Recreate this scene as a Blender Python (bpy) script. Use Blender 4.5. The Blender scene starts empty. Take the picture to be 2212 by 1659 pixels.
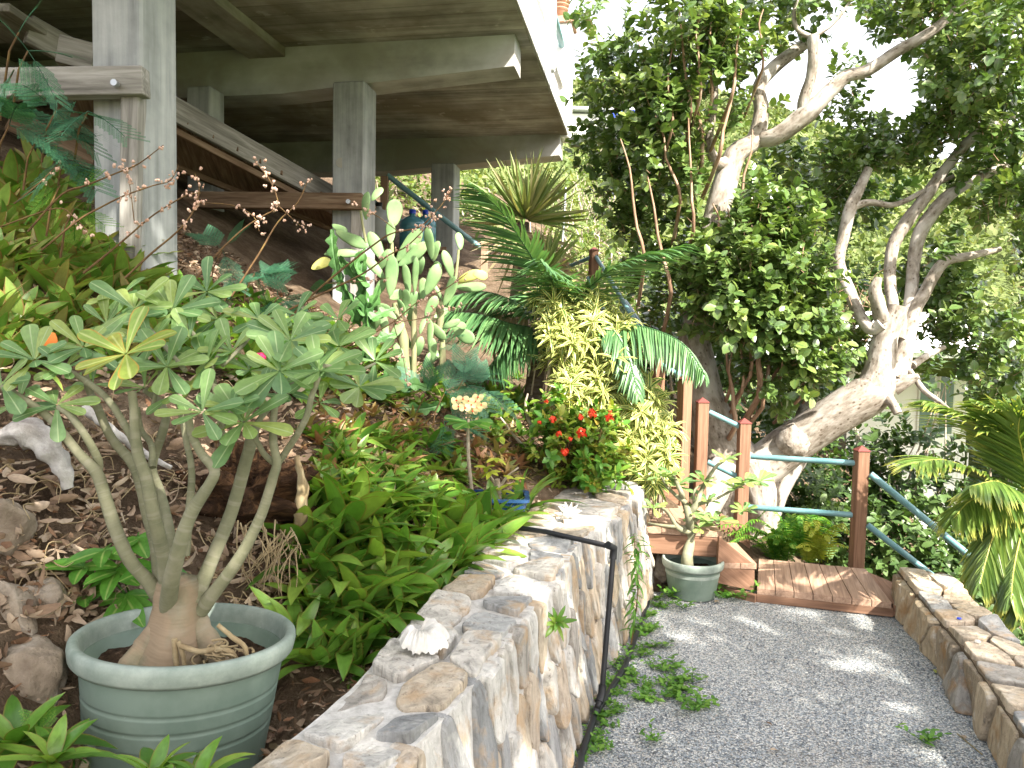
import bpy, math, random
import numpy as np
from mathutils import Vector, Matrix, Euler, noise
R = math.radians
S = bpy.context.scene
COL = S.collection
random.seed(7); RNG = np.random.default_rng(7)

# ------------------------------------------------------------------ camera, light, exposure
CAMH = 1.66
cam_d = bpy.data.cameras.new('camera'); cam = bpy.data.objects.new('camera', cam_d); COL.objects.link(cam)
cam_d.sensor_width = 36; cam_d.lens = 26.0; cam_d.clip_start = .05; cam_d.clip_end = 800
ROLL = R(1.1); PITCH = R(3.4)
CM = Matrix.Translation((0, 0, CAMH)) @ Matrix.Rotation(R(90) - PITCH, 4, 'X') @ Matrix.Rotation(ROLL, 4, 'Z')
cam.matrix_world = CM
S.camera = cam
SUN = Vector((0.44, -0.58, 0.69)).normalized()           # towards the sun
w = bpy.data.worlds.new('World'); S.world = w; w.use_nodes = True
nt = w.node_tree; bg = nt.nodes['Background']; sky = nt.nodes.new('ShaderNodeTexSky')
sky.sky_type = 'NISHITA'; sky.sun_disc = False
sky.sun_elevation = math.asin(SUN.z); sky.sun_rotation = math.atan2(SUN.x, SUN.y)
sky.air_density = 1.0; sky.dust_density = 6; sky.ozone_density = .6
mx = nt.nodes.new('ShaderNodeMix'); mx.data_type = 'RGBA'; tc = nt.nodes.new('ShaderNodeTexCoord'); cn = nt.nodes.new('ShaderNodeTexNoise'); cn.inputs['Scale'].default_value = 2.2; cn.inputs['Detail'].default_value = 6
cr = nt.nodes.new('ShaderNodeMapRange'); cr.inputs[1].default_value = .3; cr.inputs[2].default_value = .65; cr.inputs[3].default_value = .35; cr.inputs[4].default_value = .85   # bright broken cloud
nt.links.new(tc.outputs['Generated'], cn.inputs['Vector']); nt.links.new(cn.outputs['Fac'], cr.inputs[0]); nt.links.new(cr.outputs[0], mx.inputs[0]); mx.inputs[7].default_value = (4.0, 3.95, 3.95, 1)
nt.links.new(sky.outputs[0], mx.inputs[6]); nt.links.new(mx.outputs[2], bg.inputs[0]); bg.inputs[1].default_value = .15
sl = bpy.data.lights.new('sun', 'SUN'); sl.energy = 4.0; sl.angle = R(.8); sl.color = (1, .94, .82)
so = bpy.data.objects.new('sun', sl); COL.objects.link(so)
so.rotation_euler = SUN.to_track_quat('Z', 'Y').to_euler()
S.view_settings.view_transform = 'Standard'; S.view_settings.look = 'None'
S.view_settings.exposure = 2.15; S.view_settings.gamma = 1
F = 1598.0
M3 = np.array(CM.to_3x3())
def ray(px, py):
    v = M3 @ np.array([(px - 1106) / F, (829.5 - py) / F, -1.0]); return v
def P(px, py, Y):                                         # a picture point at world distance Y
    d = ray(px, py); return np.array([0, 0, CAMH]) + d * (Y / d[1])
def G(px, py, z=0.):                                      # a picture point on the level z
    d = ray(px, py); return np.array([0, 0, CAMH]) + d * ((z - CAMH) / d[2])
def px2m(n, Y): return n / F * Y

# ------------------------------------------------------------------ tags and meshes
def tag(o, label=None, cat=None, group=None, kind=None):
    if label: o['label'] = label
    if cat: o['category'] = cat
    if group: o['group'] = group
    if kind: o['kind'] = kind
    return o
def thing(name, loc, label, cat, group=None):
    o = bpy.data.objects.new(name, None); COL.objects.link(o); o.location = Vector([float(c) for c in loc]); o.empty_display_size = .1
    return tag(o, label, cat, group)
def wloc(o):
    l = Vector((0, 0, 0))
    while o is not None: l = l + o.location; o = o.parent
    return np.array(l)
class MB:
    def __init__(s): s.V = []; s.F = []; s.C = []; s.n = 0; s.sm = []
    def add(s, V, Fc, C=None, smooth=False):
        V = np.asarray(V, float).reshape(-1, 3)
        if C is None: C = V.copy()
        s.V.append(V); s.C.append(np.asarray(C, float).reshape(-1, 3))
        if isinstance(Fc, np.ndarray): s.F.append(Fc + s.n); s.sm.append((len(Fc), smooth))
        else:
            by = {}
            for f in Fc: by.setdefault(len(f), []).append(f)
            for k, fs in by.items(): s.F.append(np.array(fs) + s.n); s.sm.append((len(fs), smooth))
        s.n += len(V); return s
    def build(s, name, mat, parent=None, loc=None):
        me = bpy.data.meshes.new(name)
        V = np.concatenate(s.V) if s.V else np.zeros((0, 3))
        C = np.concatenate(s.C) if s.C else V
        org = wloc(parent) if parent is not None else np.zeros(3)
        l = np.zeros(3) if loc is None else np.asarray(loc, float)
        V = V - org - (l - org if loc is not None else 0)
        me.vertices.add(len(V)); me.vertices.foreach_set('co', V.astype(np.float32).ravel())
        nl = sum(f.size for f in s.F); nf = sum(len(f) for f in s.F)
        me.loops.add(nl); me.polygons.add(nf)
        me.loops.foreach_set('vertex_index', np.concatenate([f.ravel() for f in s.F]).astype(np.int32))
        tot = np.concatenate([np.full(len(f), f.shape[1]) for f in s.F])
        st = np.concatenate([[0], np.cumsum(tot)[:-1]])
        me.polygons.foreach_set('loop_start', st.astype(np.int32)); me.polygons.foreach_set('loop_total', tot.astype(np.int32))
        me.polygons.foreach_set('use_smooth', np.concatenate([np.full(n, b) for n, b in s.sm]))
        a = me.attributes.new('gc', 'FLOAT_VECTOR', 'POINT'); a.data.foreach_set('vector', C.astype(np.float32).ravel())
        me.update(calc_edges=True); me.validate()
        for m in (mat if isinstance(mat, (list, tuple)) else [mat]): me.materials.append(m)
        o = bpy.data.objects.new(name, me); COL.objects.link(o)
        if loc is not None: o.location = Vector([float(c) for c in (l - org)]) if parent is not None else Vector([float(c) for c in l])
        if parent is not None: o.parent = parent
        return o
    # axis frame box: centre c, half sizes h, axes rows A (3x3)
    def box(s, c, h, A=None, bev=.004):
        A = np.eye(3) if A is None else np.asarray(A, float)
        h = np.asarray(h, float); b = min(bev, h.min() * .4)
        L = []; idx = {}
        for i in range(8):
            sg = np.array([1 if i & 1 else -1, 1 if i & 2 else -1, 1 if i & 4 else -1])
            for k in range(3):
                p = sg * (h - b); p[k] = sg[k] * h[k]; idx[(i, k)] = len(L); L.append(p)
        L = np.array(L); Fs = []
        for k in range(3):
            u, v = (k + 1) % 3, (k + 2) % 3
            for sg in (0, 1):
                q = []
                for (a, b2) in ((0, 0), (1, 0), (1, 1), (0, 1)):
                    q.append(idx[((sg << k) | (a << u) | (b2 << v), k)])
                Fs.append(q if sg else q[::-1])
        for k in range(3):
            u, v = (k + 1) % 3, (k + 2) % 3
            for a in (0, 1):
                for b2 in (0, 1):
                    i0 = (a << u) | (b2 << v); i1 = i0 | (1 << k)
                    q = [idx[(i0, u)], idx[(i1, u)], idx[(i1, v)], idx[(i0, v)]]
                    Fs.append(q if (a ^ b2) == 0 else q[::-1])
        for i in range(8): Fs.append([idx[(i, 0)], idx[(i, 1)], idx[(i, 2)]])
        off = RNG.random(3) * 20; l = np.argmax(h)
        C = L + off; C = C[:, [l, (l + 1) % 3, (l + 2) % 3]]
        s.add(np.asarray(c, float) + L @ A, Fs, C); return s
    def beam(s, a, b, wd, ht, up=(0, 0, 1), bev=.004, off=(0, 0)):
        a = np.asarray(a, float); b = np.asarray(b, float); d = b - a; L = np.linalg.norm(d); d /= L
        sd = np.cross(d, up); sd /= np.linalg.norm(sd); u = np.cross(sd, d)
        s.box((a + b) / 2 + sd * off[0] + u * off[1], (L / 2, wd / 2, ht / 2), np.array([d, sd, u]), bev); return s
    def tube(s, pts, rad, n=8, cap=True, smooth=True, wob=0, sub=1, seed=0):
        pts = np.asarray(pts, float); rad = np.broadcast_to(np.asarray(rad, float), (len(pts),)).copy()
        if sub > 1 and len(pts) > 2: pts, rad = spline(pts, rad, sub)
        T = np.gradient(pts, axis=0); T /= np.linalg.norm(T, axis=1)[:, None] + 1e-9
        ref = np.array([0, 0, 1.]) if abs(T[0][2]) < .9 else np.array([0, 1., 0])
        u = np.cross(T[0], ref); u /= np.linalg.norm(u); Vs = []; Cs = []; ln = 0
        an = np.arange(n) * 2 * math.pi / n; off = random.random() * 30
        for i in range(len(pts)):
            if i: ln += np.linalg.norm(pts[i] - pts[i - 1])
            u = u - T[i] * (u @ T[i]); u /= np.linalg.norm(u); v = np.cross(T[i], u)
            r = rad[i] * np.ones(n)
            if wob:
                r = r * (1 + wob * np.array([noise.noise(Vector((math.cos(a) * 1.3 + off, math.sin(a) * 1.3, ln / max(rad[0], .01) * .7 + seed))) for a in an]))
            Vs.append(pts[i] + np.outer(r * np.cos(an), u) + np.outer(r * np.sin(an), v))
            Cs.append(np.stack([np.full(n, ln + off), r * np.cos(an), r * np.sin(an)], 1))
        k = len(pts); i = np.arange(k - 1)[:, None] * n; j = np.arange(n)[None]; j2 = (j + 1) % n
        Fq = np.stack([i + j, i + j2, i + n + j2, i + n + j], -1).reshape(-1, 4)
        s.add(np.concatenate(Vs), Fq, np.concatenate(Cs), smooth)
        if cap:
            s.add(Vs[0], [list(range(n))[::-1]], Cs[0]); s.add(Vs[-1], [list(range(n))], Cs[-1])
        return s
    def lathe(s, prof, c=(0, 0, 0), n=48, A=None):
        prof = np.asarray(prof, float); an = np.arange(n) * 2 * math.pi / n
        V = np.array([[r * math.cos(a), r * math.sin(a), z] for r, z in prof for a in an])
        if A is not None: V2 = V @ np.asarray(A)
        else: V2 = V
        i = np.arange(len(prof) - 1)[:, None] * n; j = np.arange(n)[None]; j2 = (j + 1) % n
        Fq = np.stack([i + j, i + j2, i + n + j2, i + n + j], -1).reshape(-1, 4)
        s.add(V2 + np.asarray(c), Fq, V, True); return s
def spline(P_, rad, sub):
    P_ = np.asarray(P_, float); k = len(P_); out = []; rr = []
    E = np.concatenate([[2 * P_[0] - P_[1]], P_, [2 * P_[-1] - P_[-2]]])
    for i in range(k - 1):
        p0, p1, p2, p3 = E[i], E[i + 1], E[i + 2], E[i + 3]
        for j in range(sub):
            t = j / sub
            out.append(.5 * (2 * p1 + (p2 - p0) * t + (2 * p0 - 5 * p1 + 4 * p2 - p3) * t * t + (3 * p1 - p0 - 3 * p2 + p3) * t ** 3))
            rr.append(rad[i] * (1 - t) + rad[i + 1] * t)
    out.append(P_[-1]); rr.append(rad[-1]); return np.array(out), np.array(rr)
def copy_tree(o, loc, rot=(0, 0, 0), sc=1., parent=None):
    c = o.copy(); COL.objects.link(c); c.parent = parent
    if parent is None: c.location = Vector([float(x) for x in loc]); c.rotation_euler = rot; c.scale = (sc, sc, sc)
    for ch in [x for x in bpy.data.objects if x.parent == o] if o.type == 'EMPTY' else []: copy_tree(ch, None, parent=c)
    return c

# ------------------------------------------------------------------ leaves
def leaf_t(nt=4, ns=3, prof='oval', droop=.15, fold=.15, wave=0.):
    t = np.linspace(0, 1, nt + 1); s = np.linspace(-1, 1, ns)
    if prof == 'obov': t = np.array([0, .2, .4, .6, .76, .88, .96, 1.]); nt = 7
    if prof == 'oval': wd = np.sin(math.pi * np.clip(t, .03, .97) ** .85) ** .6
    elif prof == 'lance': wd = np.where(t < .35, .55 + .45 * np.sin(t / .35 * math.pi / 2), np.cos((t - .35) / .65 * math.pi / 2) ** .8); wd[-1] = .02
    elif prof == 'obov': wd = np.array([.12, .32, .58, .84, 1., .95, .62, .2])
    elif prof == 'strap': wd = np.where(t < .75, 1, np.cos((t - .75) / .25 * math.pi / 2)) * (.6 + .4 * np.minimum(1, t * 4)); wd[-1] = .03
    elif prof == 'blade': wd = (1 - t) ** .5 * (.5 + .5 * np.minimum(1, t * 6)); wd[-1] = .02
    T, Sx = np.meshgrid(t, s, indexing='ij'); Wd = wd[:, None] * Sx
    V = np.stack([T, Wd * .5, -T ** 2 * droop], -1)
    fo = np.abs(Wd) * .5 * fold
    if wave: fo = fo + wave * np.sin(T * 14) * np.abs(Sx)
    C = np.stack([T, Sx, 0 * T], -1)
    i = np.arange(nt)[:, None] * ns; j = np.arange(ns - 1)[None]
    Fq = np.stack([i + j, i + ns + j, i + ns + j + 1, i + j + 1], -1).reshape(-1, 4)
    return V.reshape(-1, 3), fo.reshape(-1), C.reshape(-1, 3), Fq
def nrm(a): return a / (np.linalg.norm(a, axis=-1, keepdims=True) + 1e-9)
def leaves(mb, T, pos, d, up, L, W, curl=1., rnd=None):
    V, fo, C, Fq = T; n = len(pos)
    if n == 0: return
    pos = np.asarray(pos, float); d = nrm(np.broadcast_to(np.asarray(d, float), (n, 3))); up = np.broadcast_to(np.asarray(up, float), (n, 3))
    b = nrm(np.cross(up, d)); nn = np.cross(d, b)
    L = np.broadcast_to(L, (n,))[:, None, None]; W = np.broadcast_to(W, (n,))[:, None, None]; cu = np.broadcast_to(curl, (n,))[:, None, None]
    x = V[None, :, 0:1]; y = V[None, :, 1:2]; z = V[None, :, 2:3]
    A = pos[:, None] + L * (x - .35 * np.abs(z * cu) * x) * d[:, None] + W * y * b[:, None] + (L * z * cu + W * fo[None, :, None]) * nn[:, None]
    r = RNG.random(n) if rnd is None else rnd
    Cc = np.broadcast_to(C[None], (n,) + C.shape).copy(); Cc[:, :, 2] = r[:, None]
    Fa = (Fq[None] + (np.arange(n) * len(V))[:, None, None]).reshape(-1, 4)
    mb.add(A.reshape(-1, 3), Fa, Cc.reshape(-1, 3), True)
def rdir(n, zmin=-1, zmax=1):
    a = RNG.random(n) * 2 * math.pi; z = zmin + (zmax - zmin) * RNG.random(n); r = np.sqrt(np.maximum(0, 1 - z * z))
    return np.stack([r * np.cos(a), r * np.sin(a), z], 1)

# ------------------------------------------------------------------ materials
class Mat:
    def __init__(s, name, rough=.8, spec=.3):
        s.m = bpy.data.materials.new(name); s.m.use_nodes = True; s.t = s.m.node_tree; s.b = s.t.nodes['Principled BSDF']
        s.out = s.t.nodes['Material Output']
        s.b.inputs['Roughness'].default_value = rough; s.b.inputs['Specular IOR Level'].default_value = spec
    def n(s, ty, **k):
        x = s.t.nodes.new(ty)
        for a, v in k.items():
            if a.startswith('i_'):
                x.inputs[a[2:].replace('_', ' ')].default_value = v
            else: setattr(x, a, v)
        return x
    def l(s, a, b): s.t.links.new(a, b)
    def gc(s, sc=(1, 1, 1)):
        a = s.n('ShaderNodeAttribute', attribute_name='gc'); m = s.n('ShaderNodeMapping'); m.inputs['Scale'].default_value = sc
        s.l(a.outputs['Vector'], m.inputs['Vector']); return m.outputs[0]
    def noise(s, vec, scale=5, detail=4, rough=.55, dist=0):
        x = s.n('ShaderNodeTexNoise'); x.inputs['Scale'].default_value = scale; x.inputs['Detail'].default_value = detail
        x.inputs['Roughness'].default_value = rough; x.inputs['Distortion'].default_value = dist
        s.l(vec, x.inputs['Vector']); return x.outputs['Fac']
    def ramp(s, fac, stops, interp='LINEAR'):
        x = s.n('ShaderNodeValToRGB'); cr = x.color_ramp; cr.interpolation = interp
        while len(cr.elements) > 1: cr.elements.remove(cr.elements[-1])
        for i, (p, c) in enumerate(stops):
            e = cr.elements[0] if i == 0 else cr.elements.new(p)
            e.position = p; e.color = (c[0], c[1], c[2], 1) if hasattr(c, '__len__') else (c, c, c, 1)
        s.l(fac, x.inputs[0]); return x.outputs[0]
    def mix(s, f, a, b, mode='MIX'):
        x = s.n('ShaderNodeMix', data_type='RGBA', blend_type=mode)
        for i, v in ((0, f), (6, a), (7, b)):
            if hasattr(v, 'is_linked'): s.l(v, x.inputs[i])
            elif hasattr(v, '__len__'): x.inputs[i].default_value = (v[0], v[1], v[2], 1)
            else: x.inputs[i].default_value = v
        return x.outputs[2]
    def math(s, op, a, b=0., cl=False):
        x = s.n('ShaderNodeMath', operation=op, use_clamp=cl)
        for i, v in ((0, a), (1, b)):
            if hasattr(v, 'is_linked'): s.l(v, x.inputs[i])
            else: x.inputs[i].default_value = v
        return x.outputs[0]
    def bump(s, h, st=.3, dist=.01):
        x = s.n('ShaderNodeBump'); x.inputs['Strength'].default_value = st; x.inputs['Distance'].default_value = dist
        s.l(h, x.inputs['Height']); s.l(x.outputs[0], s.b.inputs['Normal']); return s
    def col(s, c):
        if hasattr(c, 'is_linked'): s.l(c, s.b.inputs['Base Color'])
        else: s.b.inputs['Base Color'].default_value = (c[0], c[1], c[2], 1)
        return s
def leafmat(name, cols, rib=None, edge=None, rough=.4, tr=.35, spec=.4, stripe=None, tip=None, ribw=.12):
    m = Mat(name, rough, spec); a = m.n('ShaderNodeAttribute', attribute_name='gc'); sp = m.n('ShaderNodeSeparateXYZ'); m.l(a.outputs['Vector'], sp.inputs[0])
    c = m.ramp(sp.outputs[2], [(i / max(1, len(cols) - 1), k) for i, k in enumerate(cols)])
    nz = m.noise(m.gc((6, 2, 40)), 1.2, 3); c = m.mix(.5, c, m.ramp(nz, [(.25, .55), (.75, 1.25)]), 'MULTIPLY')
    ab = m.math('ABSOLUTE', sp.outputs[1])
    if stripe: c = m.mix(m.ramp(ab, [(.42, 0), (.55, 1)]), c, stripe)
    if edge: c = m.mix(m.ramp(ab, [(.8, 0), (.97, .8)]), c, edge)
    if tip: c = m.mix(m.ramp(sp.outputs[0], [(.72, 0), (.98, .85)]), c, tip)
    if rib: c = m.mix(m.ramp(ab, [(ribw * .4, .85), (ribw * 1.6, 0)]), c, rib)
    m.col(c)
    if tr:
        t = m.n('ShaderNodeBsdfTranslucent'); x = m.n('ShaderNodeMixShader'); x.inputs[0].default_value = tr
        ct = m.mix(1., c, (1.25, 1.3, .6), 'MULTIPLY'); m.l(ct, t.inputs[0])
        m.l(m.b.outputs[0], x.inputs[1]); m.l(t.outputs[0], x.inputs[2]); m.l(x.outputs[0], m.out.inputs[0])
    return m.m
def woodmat(name, cols, rough=.75, grain=1., bump=.3, blot=None):
    m = Mat(name, rough, .25)
    g = m.noise(m.gc((2.5, 55 * grain, 55 * grain)), 1., 5, .6, .6); g2 = m.noise(m.gc((1.2, 6, 6)), 1.3, 3)
    c = m.ramp(g, [(.25 + .5 * i / max(1, len(cols) - 1), k) for i, k in enumerate(cols)])
    c = m.mix(.6, c, m.ramp(g2, [(.3, .65), (.7, 1.2)]), 'MULTIPLY')
    if blot: c = m.mix(m.ramp(m.noise(m.gc((1, 3, 3)), 2.2, 4), [(.5, 0), (.68, .8)]), c, blot)
    m.col(c); m.bump(g, bump, .004); return m.m
def barkmat(name, cols, sx=4, sy=9, bump=.5, ring=0, spots=None, lic=None):
    m = Mat(name, .8, .25); g = m.noise(m.gc((sx, sy, sy)), 1.5, 6, .62)
    c = m.ramp(g, [(.3 + .4 * i / max(1, len(cols) - 1), k) for i, k in enumerate(cols)])
    h = g
    if ring:
        r = m.noise(m.gc((ring, 3, 3)), 1., 3, .6); c = m.mix(m.ramp(r, [(.52, 0), (.6, .35)]), c, (.30, .28, .22)); h = r
    if spots:
        v = m.n('ShaderNodeTexVoronoi'); v.inputs['Scale'].default_value = spots[0]; m.l(m.gc((.7, 1, 1)), v.inputs['Vector'])
        c = m.mix(m.ramp(v.outputs['Distance'], [(spots[2], .8), (spots[2] + .08, 0)]), c, spots[1])
    if lic: c = m.mix(m.ramp(m.noise(m.gc((1.2, 2, 2)), 3, 5), [(.5, 0), (.62, .85)]), c, lic)
    m.col(c); m.bump(h, bump, .01); return m.m

MT = {}
MT['redwood'] = woodmat('redwood_stain', [(.13, .068, .042), (.23, .128, .082), (.32, .19, .125)])
MT['redwood_deck'] = woodmat('redwood_deck_boards', [(.22, .135, .092), (.36, .235, .165), (.48, .335, .25)], .7)
MT['redcap'] = Mat('post_cap_paint', .6).col((.16, .045, .038)).m
MT['greywood'] = woodmat('weathered_grey_wood', [(.12, .112, .10), (.27, .255, .235), (.41, .395, .375)], .9, .6, .5)
MT['brownwood'] = woodmat('weathered_brown_wood', [(.07, .042, .026), (.16, .105, .068), (.27, .20, .14)], .9, .6, .5)
m = Mat('teal_painted_pipe', .38, .5); m.col(m.mix(m.ramp(m.noise(m.gc((3, 9, 9)), 2, 4), [(.35, 0), (.7, 1)]), (.095, .225, .25), (.17, .32, .35))); MT['teal'] = m.m
def concrete(name, cols, board=(1, 1, 14), stain=None, bump=.35, extra=None, lines=0):
    m = Mat(name, .9, .2); a = m.noise(m.gc((1, 1, 1)), 1.6, 7, .6); b = m.noise(m.gc(board), 1.2, 4, .6)
    f = m.math('ADD', m.math('MULTIPLY', a, .6), m.math('MULTIPLY', b, .4))
    c = m.ramp(f, [(.37 + .26 * i / max(1, len(cols) - 1), k) for i, k in enumerate(cols)])
    if stain: c = m.mix(m.ramp(m.noise(m.gc((.6, .6, .6)), 1.3, 5, .6, .5), [(.45, 0), (.62, .9)]), c, stain)
    if extra: c = m.mix(m.ramp(m.noise(m.gc((3, 3, 3)), 1.7, 6, .6), [(.62, 0), (.68, .7)]), c, extra)
    v = m.noise(m.gc((9, 9, 9)), 3, 5, .7)
    if lines:
        sp = m.n('ShaderNodeSeparateXYZ'); m.l(m.gc(), sp.inputs[0]); fr = m.math('FRACT', m.math('MULTIPLY', sp.outputs[1], lines)); ln = m.ramp(fr, [(.0, 1), (.035, 0), (.96, 0), (1, 1)])
        c = m.mix(m.math('MULTIPLY', ln, .55), c, (.06, .05, .04)); f = m.math('SUBTRACT', f, m.math('MULTIPLY', ln, .25))
        w2 = m.n('ShaderNodeTexWhiteNoise', noise_dimensions='1D'); m.l(m.math('FLOOR', m.math('MULTIPLY', sp.outputs[1], lines)), w2.inputs['W']); c = m.mix(.55, c, m.ramp(w2.outputs[0], [(0, .7), (1, 1.2)]), 'MULTIPLY')
    m.col(c); m.bump(m.math('ADD', f, m.math('MULTIPLY', v, .25)), bump, .02); return m.m
MT['conc'] = concrete('grey_column_concrete', [(.20, .21, .215), (.34, .355, .36), (.47, .48, .485)], (.9, 16, 16))
MT['ceil'] = concrete('stained_slab_concrete', [(.17, .163, .145), (.32, .31, .28), (.47, .46, .425)], (.6, 11, 4), (.18, .155, .115), extra=(.44, .43, .39), lines=5.5)
MT['beamc'] = concrete('beam_concrete', [(.25, .25, .245), (.42, .425, .425), (.55, .565, .575)], (.8, 4, 3), (.32, .305, .265))
m = Mat('white_painted_render', .6, .4); m.col(m.mix(m.ramp(m.noise(m.gc((1, 1, .5)), 3, 5), [(.55, 0), (.75, .6)]), (.78, .79, .80), (.48, .49, .48))); MT['white'] = m.m; m = Mat('bright_white_wall', .6); m.col((.88, .88, .87)); MT['white2'] = m.m
MT['terra'] = Mat('terracotta_cap', .7).col((.42, .25, .17)).m
# stone
def stone(name, cols, patch):
    m = Mat(name, .85, .25); g = m.n('ShaderNodeNewGeometry')
    c = m.ramp(g.outputs['Random Per Island'], [(i / len(cols), k) for i, k in enumerate(cols)], 'CONSTANT')
    lay = m.noise(m.gc((9, 9, 2.2)), 2.2, 7, .62, .8); big = m.noise(m.gc((1, 1, 1)), 7, 5, .6)
    c = m.mix(.8, c, m.ramp(lay, [(.3, .4), (.47, .85), (.6, 1.1), (.75, 1.3)]), 'MULTIPLY'); c = m.mix(m.ramp(m.noise(m.gc((16, 16, 3)), 3, 6, .7), [(.33, .75), (.42, 0)]), c, (.14, .12, .10))
    c = m.mix(m.ramp(big, [(.52, 0), (.66, .75)]), c, patch)
    c = m.mix(m.ramp(m.noise(m.gc((1, 1, 1)), 12, 4), [(.58, 0), (.7, .5)]), c, (.62, .60, .56))
    m.col(c); m.bump(m.math('ADD', lay, m.math('MULTIPLY', m.noise(m.gc((1, 1, 1)), 40, 5, .65), .7)), .9, .018); return m.m
MT['stone'] = stone('ledge_stone', [(.47, .40, .31), (.36, .36, .355), (.54, .51, .46), (.36, .335, .30), (.55, .46, .35), (.42, .42, .41), (.60, .58, .54), (.50, .42, .33), (.28, .285, .285)], (.47, .33, .20))
MT['stone2'] = stone('brown_field_stone', [(.33, .24, .15), (.42, .34, .24), (.27, .22, .16), (.45, .37, .27), (.30, .28, .25)], (.30, .17, .07))
m = Mat('mortar', .95, .1); nn_ = m.noise(m.gc(), 30, 5, .7); m.col(m.ramp(nn_, [(.3, (.40, .385, .36)), (.7, (.66, .64, .61))])); m.bump(nn_, .8, .01); MT['mortar'] = m.m
m = Mat('dark_joint', .95, .1); m.col((.11, .085, .06)); MT['joint'] = m.m
m = Mat('rock', .9, .2); a = m.noise(m.gc(), 4, 7, .62, .4); m.col(m.ramp(a, [(.3, (.12, .09, .065)), (.48, (.26, .215, .165)), (.62, (.40, .36, .31)), (.75, (.31, .22, .13))])); m.bump(m.noise(m.gc(), 14, 6, .65), .8, .03); MT['rock'] = m.m
# ground
m = Mat('slope_soil', .95, .1); a = m.noise(m.gc(), 3, 7, .65); b = m.noise(m.gc(), 30, 5, .7)
c = m.ramp(a, [(.3, (.095, .064, .044)), (.5, (.19, .135, .09)), (.7, (.33, .25, .175))]); c = m.mix(.7, c, m.ramp(b, [(.3, .5), (.7, 1.3)]), 'MULTIPLY'); m.col(c); m.bump(m.math('ADD', m.math('ADD', a, b), m.noise(m.gc(), 110, 4, .7)), 1., .04); MT['soil'] = m.m
m = Mat('gravel', .85, .3); v = m.n('ShaderNodeTexVoronoi'); v.inputs['Scale'].default_value = 140; m.l(m.gc(), v.inputs['Vector'])
sp = m.n('ShaderNodeSeparateColor'); m.l(v.outputs['Color'], sp.inputs[0])
c = m.ramp(sp.outputs[0], [(0, (.11, .12, .13)), (.3, (.23, .26, .28)), (.55, (.34, .37, .39)), (.75, (.43, .41, .375)), (.9, (.50, .50, .48)), (1, (.62, .62, .60))])
c = m.mix(m.ramp(v.outputs['Distance'], [(.45, 0), (.8, .75)]), c, (.05, .05, .05)); c = m.mix(.8, c, m.ramp(m.noise(m.gc(), 2.3, 4), [(.3, 1.05), (.7, 1.4)]), 'MULTIPLY')
c = m.mix(m.ramp(m.noise(m.gc(), 1.1, 5, .6), [(.56, 0), (.72, .35)]), c, (.26, .23, .19)); m.col(c); m.bump(m.math('SUBTRACT', 1., v.outputs['Distance']), .9, .006); MT['gravel'] = m.m
m = Mat('far_scrub_ground', 1, .0); a = m.noise(m.gc(), .35, 8, .7); m.col(m.ramp(a, [(.3, (.05, .075, .025)), (.48, (.12, .155, .055)), (.62, (.18, .215, .085)), (.75, (.26, .24, .14))])); m.bump(a, 1, .8); MT['farg'] = m.m
# foliage
MT['treeleaf'] = leafmat('glossy_tree_leaf', [(.055, .105, .030), (.100, .165, .045), (.155, .225, .060), (.26, .32, .09)], rib=(.10, .2, .06), rough=.28, tr=.22, spec=.65)
MT['darkleaf'] = leafmat('dark_tree_leaf', [(.045, .09, .03), (.08, .145, .042), (.13, .20, .055)], rough=.4, tr=.25)
MT['bushleaf'] = leafmat('scrub_leaf', [(.05, .09, .02), (.10, .16, .035), (.17, .22, .06), (.23, .24, .09)], rough=.6, tr=.35)
MT['farleaf'] = leafmat('far_leaf', [(.06, .09, .025), (.11, .155, .045), (.17, .22, .07), (.25, .27, .12)], rough=.8, tr=.25)
MT['callisia'] = leafmat('basket_plant_leaf', [(.06, .16, .022), (.11, .25, .035), (.16, .33, .05), (.24, .36, .06)], edge=(.22, .16, .04), rough=.3, tr=.35, spec=.5)
MT['bromel'] = leafmat('bromeliad_leaf', [(.09, .20, .03), (.15, .28, .045), (.22, .34, .07), (.28, .24, .10)], edge=(.30, .12, .06), rough=.35, tr=.3)
MT['brownleaf'] = leafmat('reddish_leaf', [(.16, .20, .05), (.28, .20, .07), (.34, .15, .09), (.24, .28, .07)], rough=.45, tr=.3)
MT['litter'] = leafmat('dry_litter', [(.08, .05, .032), (.16, .10, .062), (.26, .175, .115), (.44, .35, .26), (.22, .11, .055), (.12, .075, .05)], rough=.8, tr=.1)
MT['rose'] = leafmat('desert_rose_leaf', [(.10, .20, .075), (.15, .27, .095), (.20, .32, .10), (.29, .36, .10)], rib=(.36, .46, .24), ribw=.07, rough=.4, tr=.3, spec=.5)
MT['roseyel'] = leafmat('desert_rose_yellowing_leaf', [(.17, .29, .06), (.24, .34, .07), (.32, .35, .07)], rib=(.45, .5, .2), edge=(.5, .22, .04), rough=.4, tr=.3)
MT['sapling'] = leafmat('sapling_leaf', [(.07, .22, .03), (.12, .30, .04)], rib=(.3, .42, .12), rough=.35, tr=.35, wd=None) if False else leafmat('sapling_leaf', [(.07, .22, .03), (.12, .30, .04)], rib=(.3, .42, .12), rough=.35, tr=.35)
MT['dracaena'] = leafmat('variegated_leaf', [(.06, .14, .03), (.10, .20, .04), (.16, .24, .05)], stripe=(.62, .60, .22), rough=.35, tr=.3)
MT['palm'] = leafmat('blue_green_palm_leaflet', [(.05, .13, .05), (.09, .20, .075), (.14, .27, .10)], rough=.35, tr=.2, spec=.55)
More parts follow.
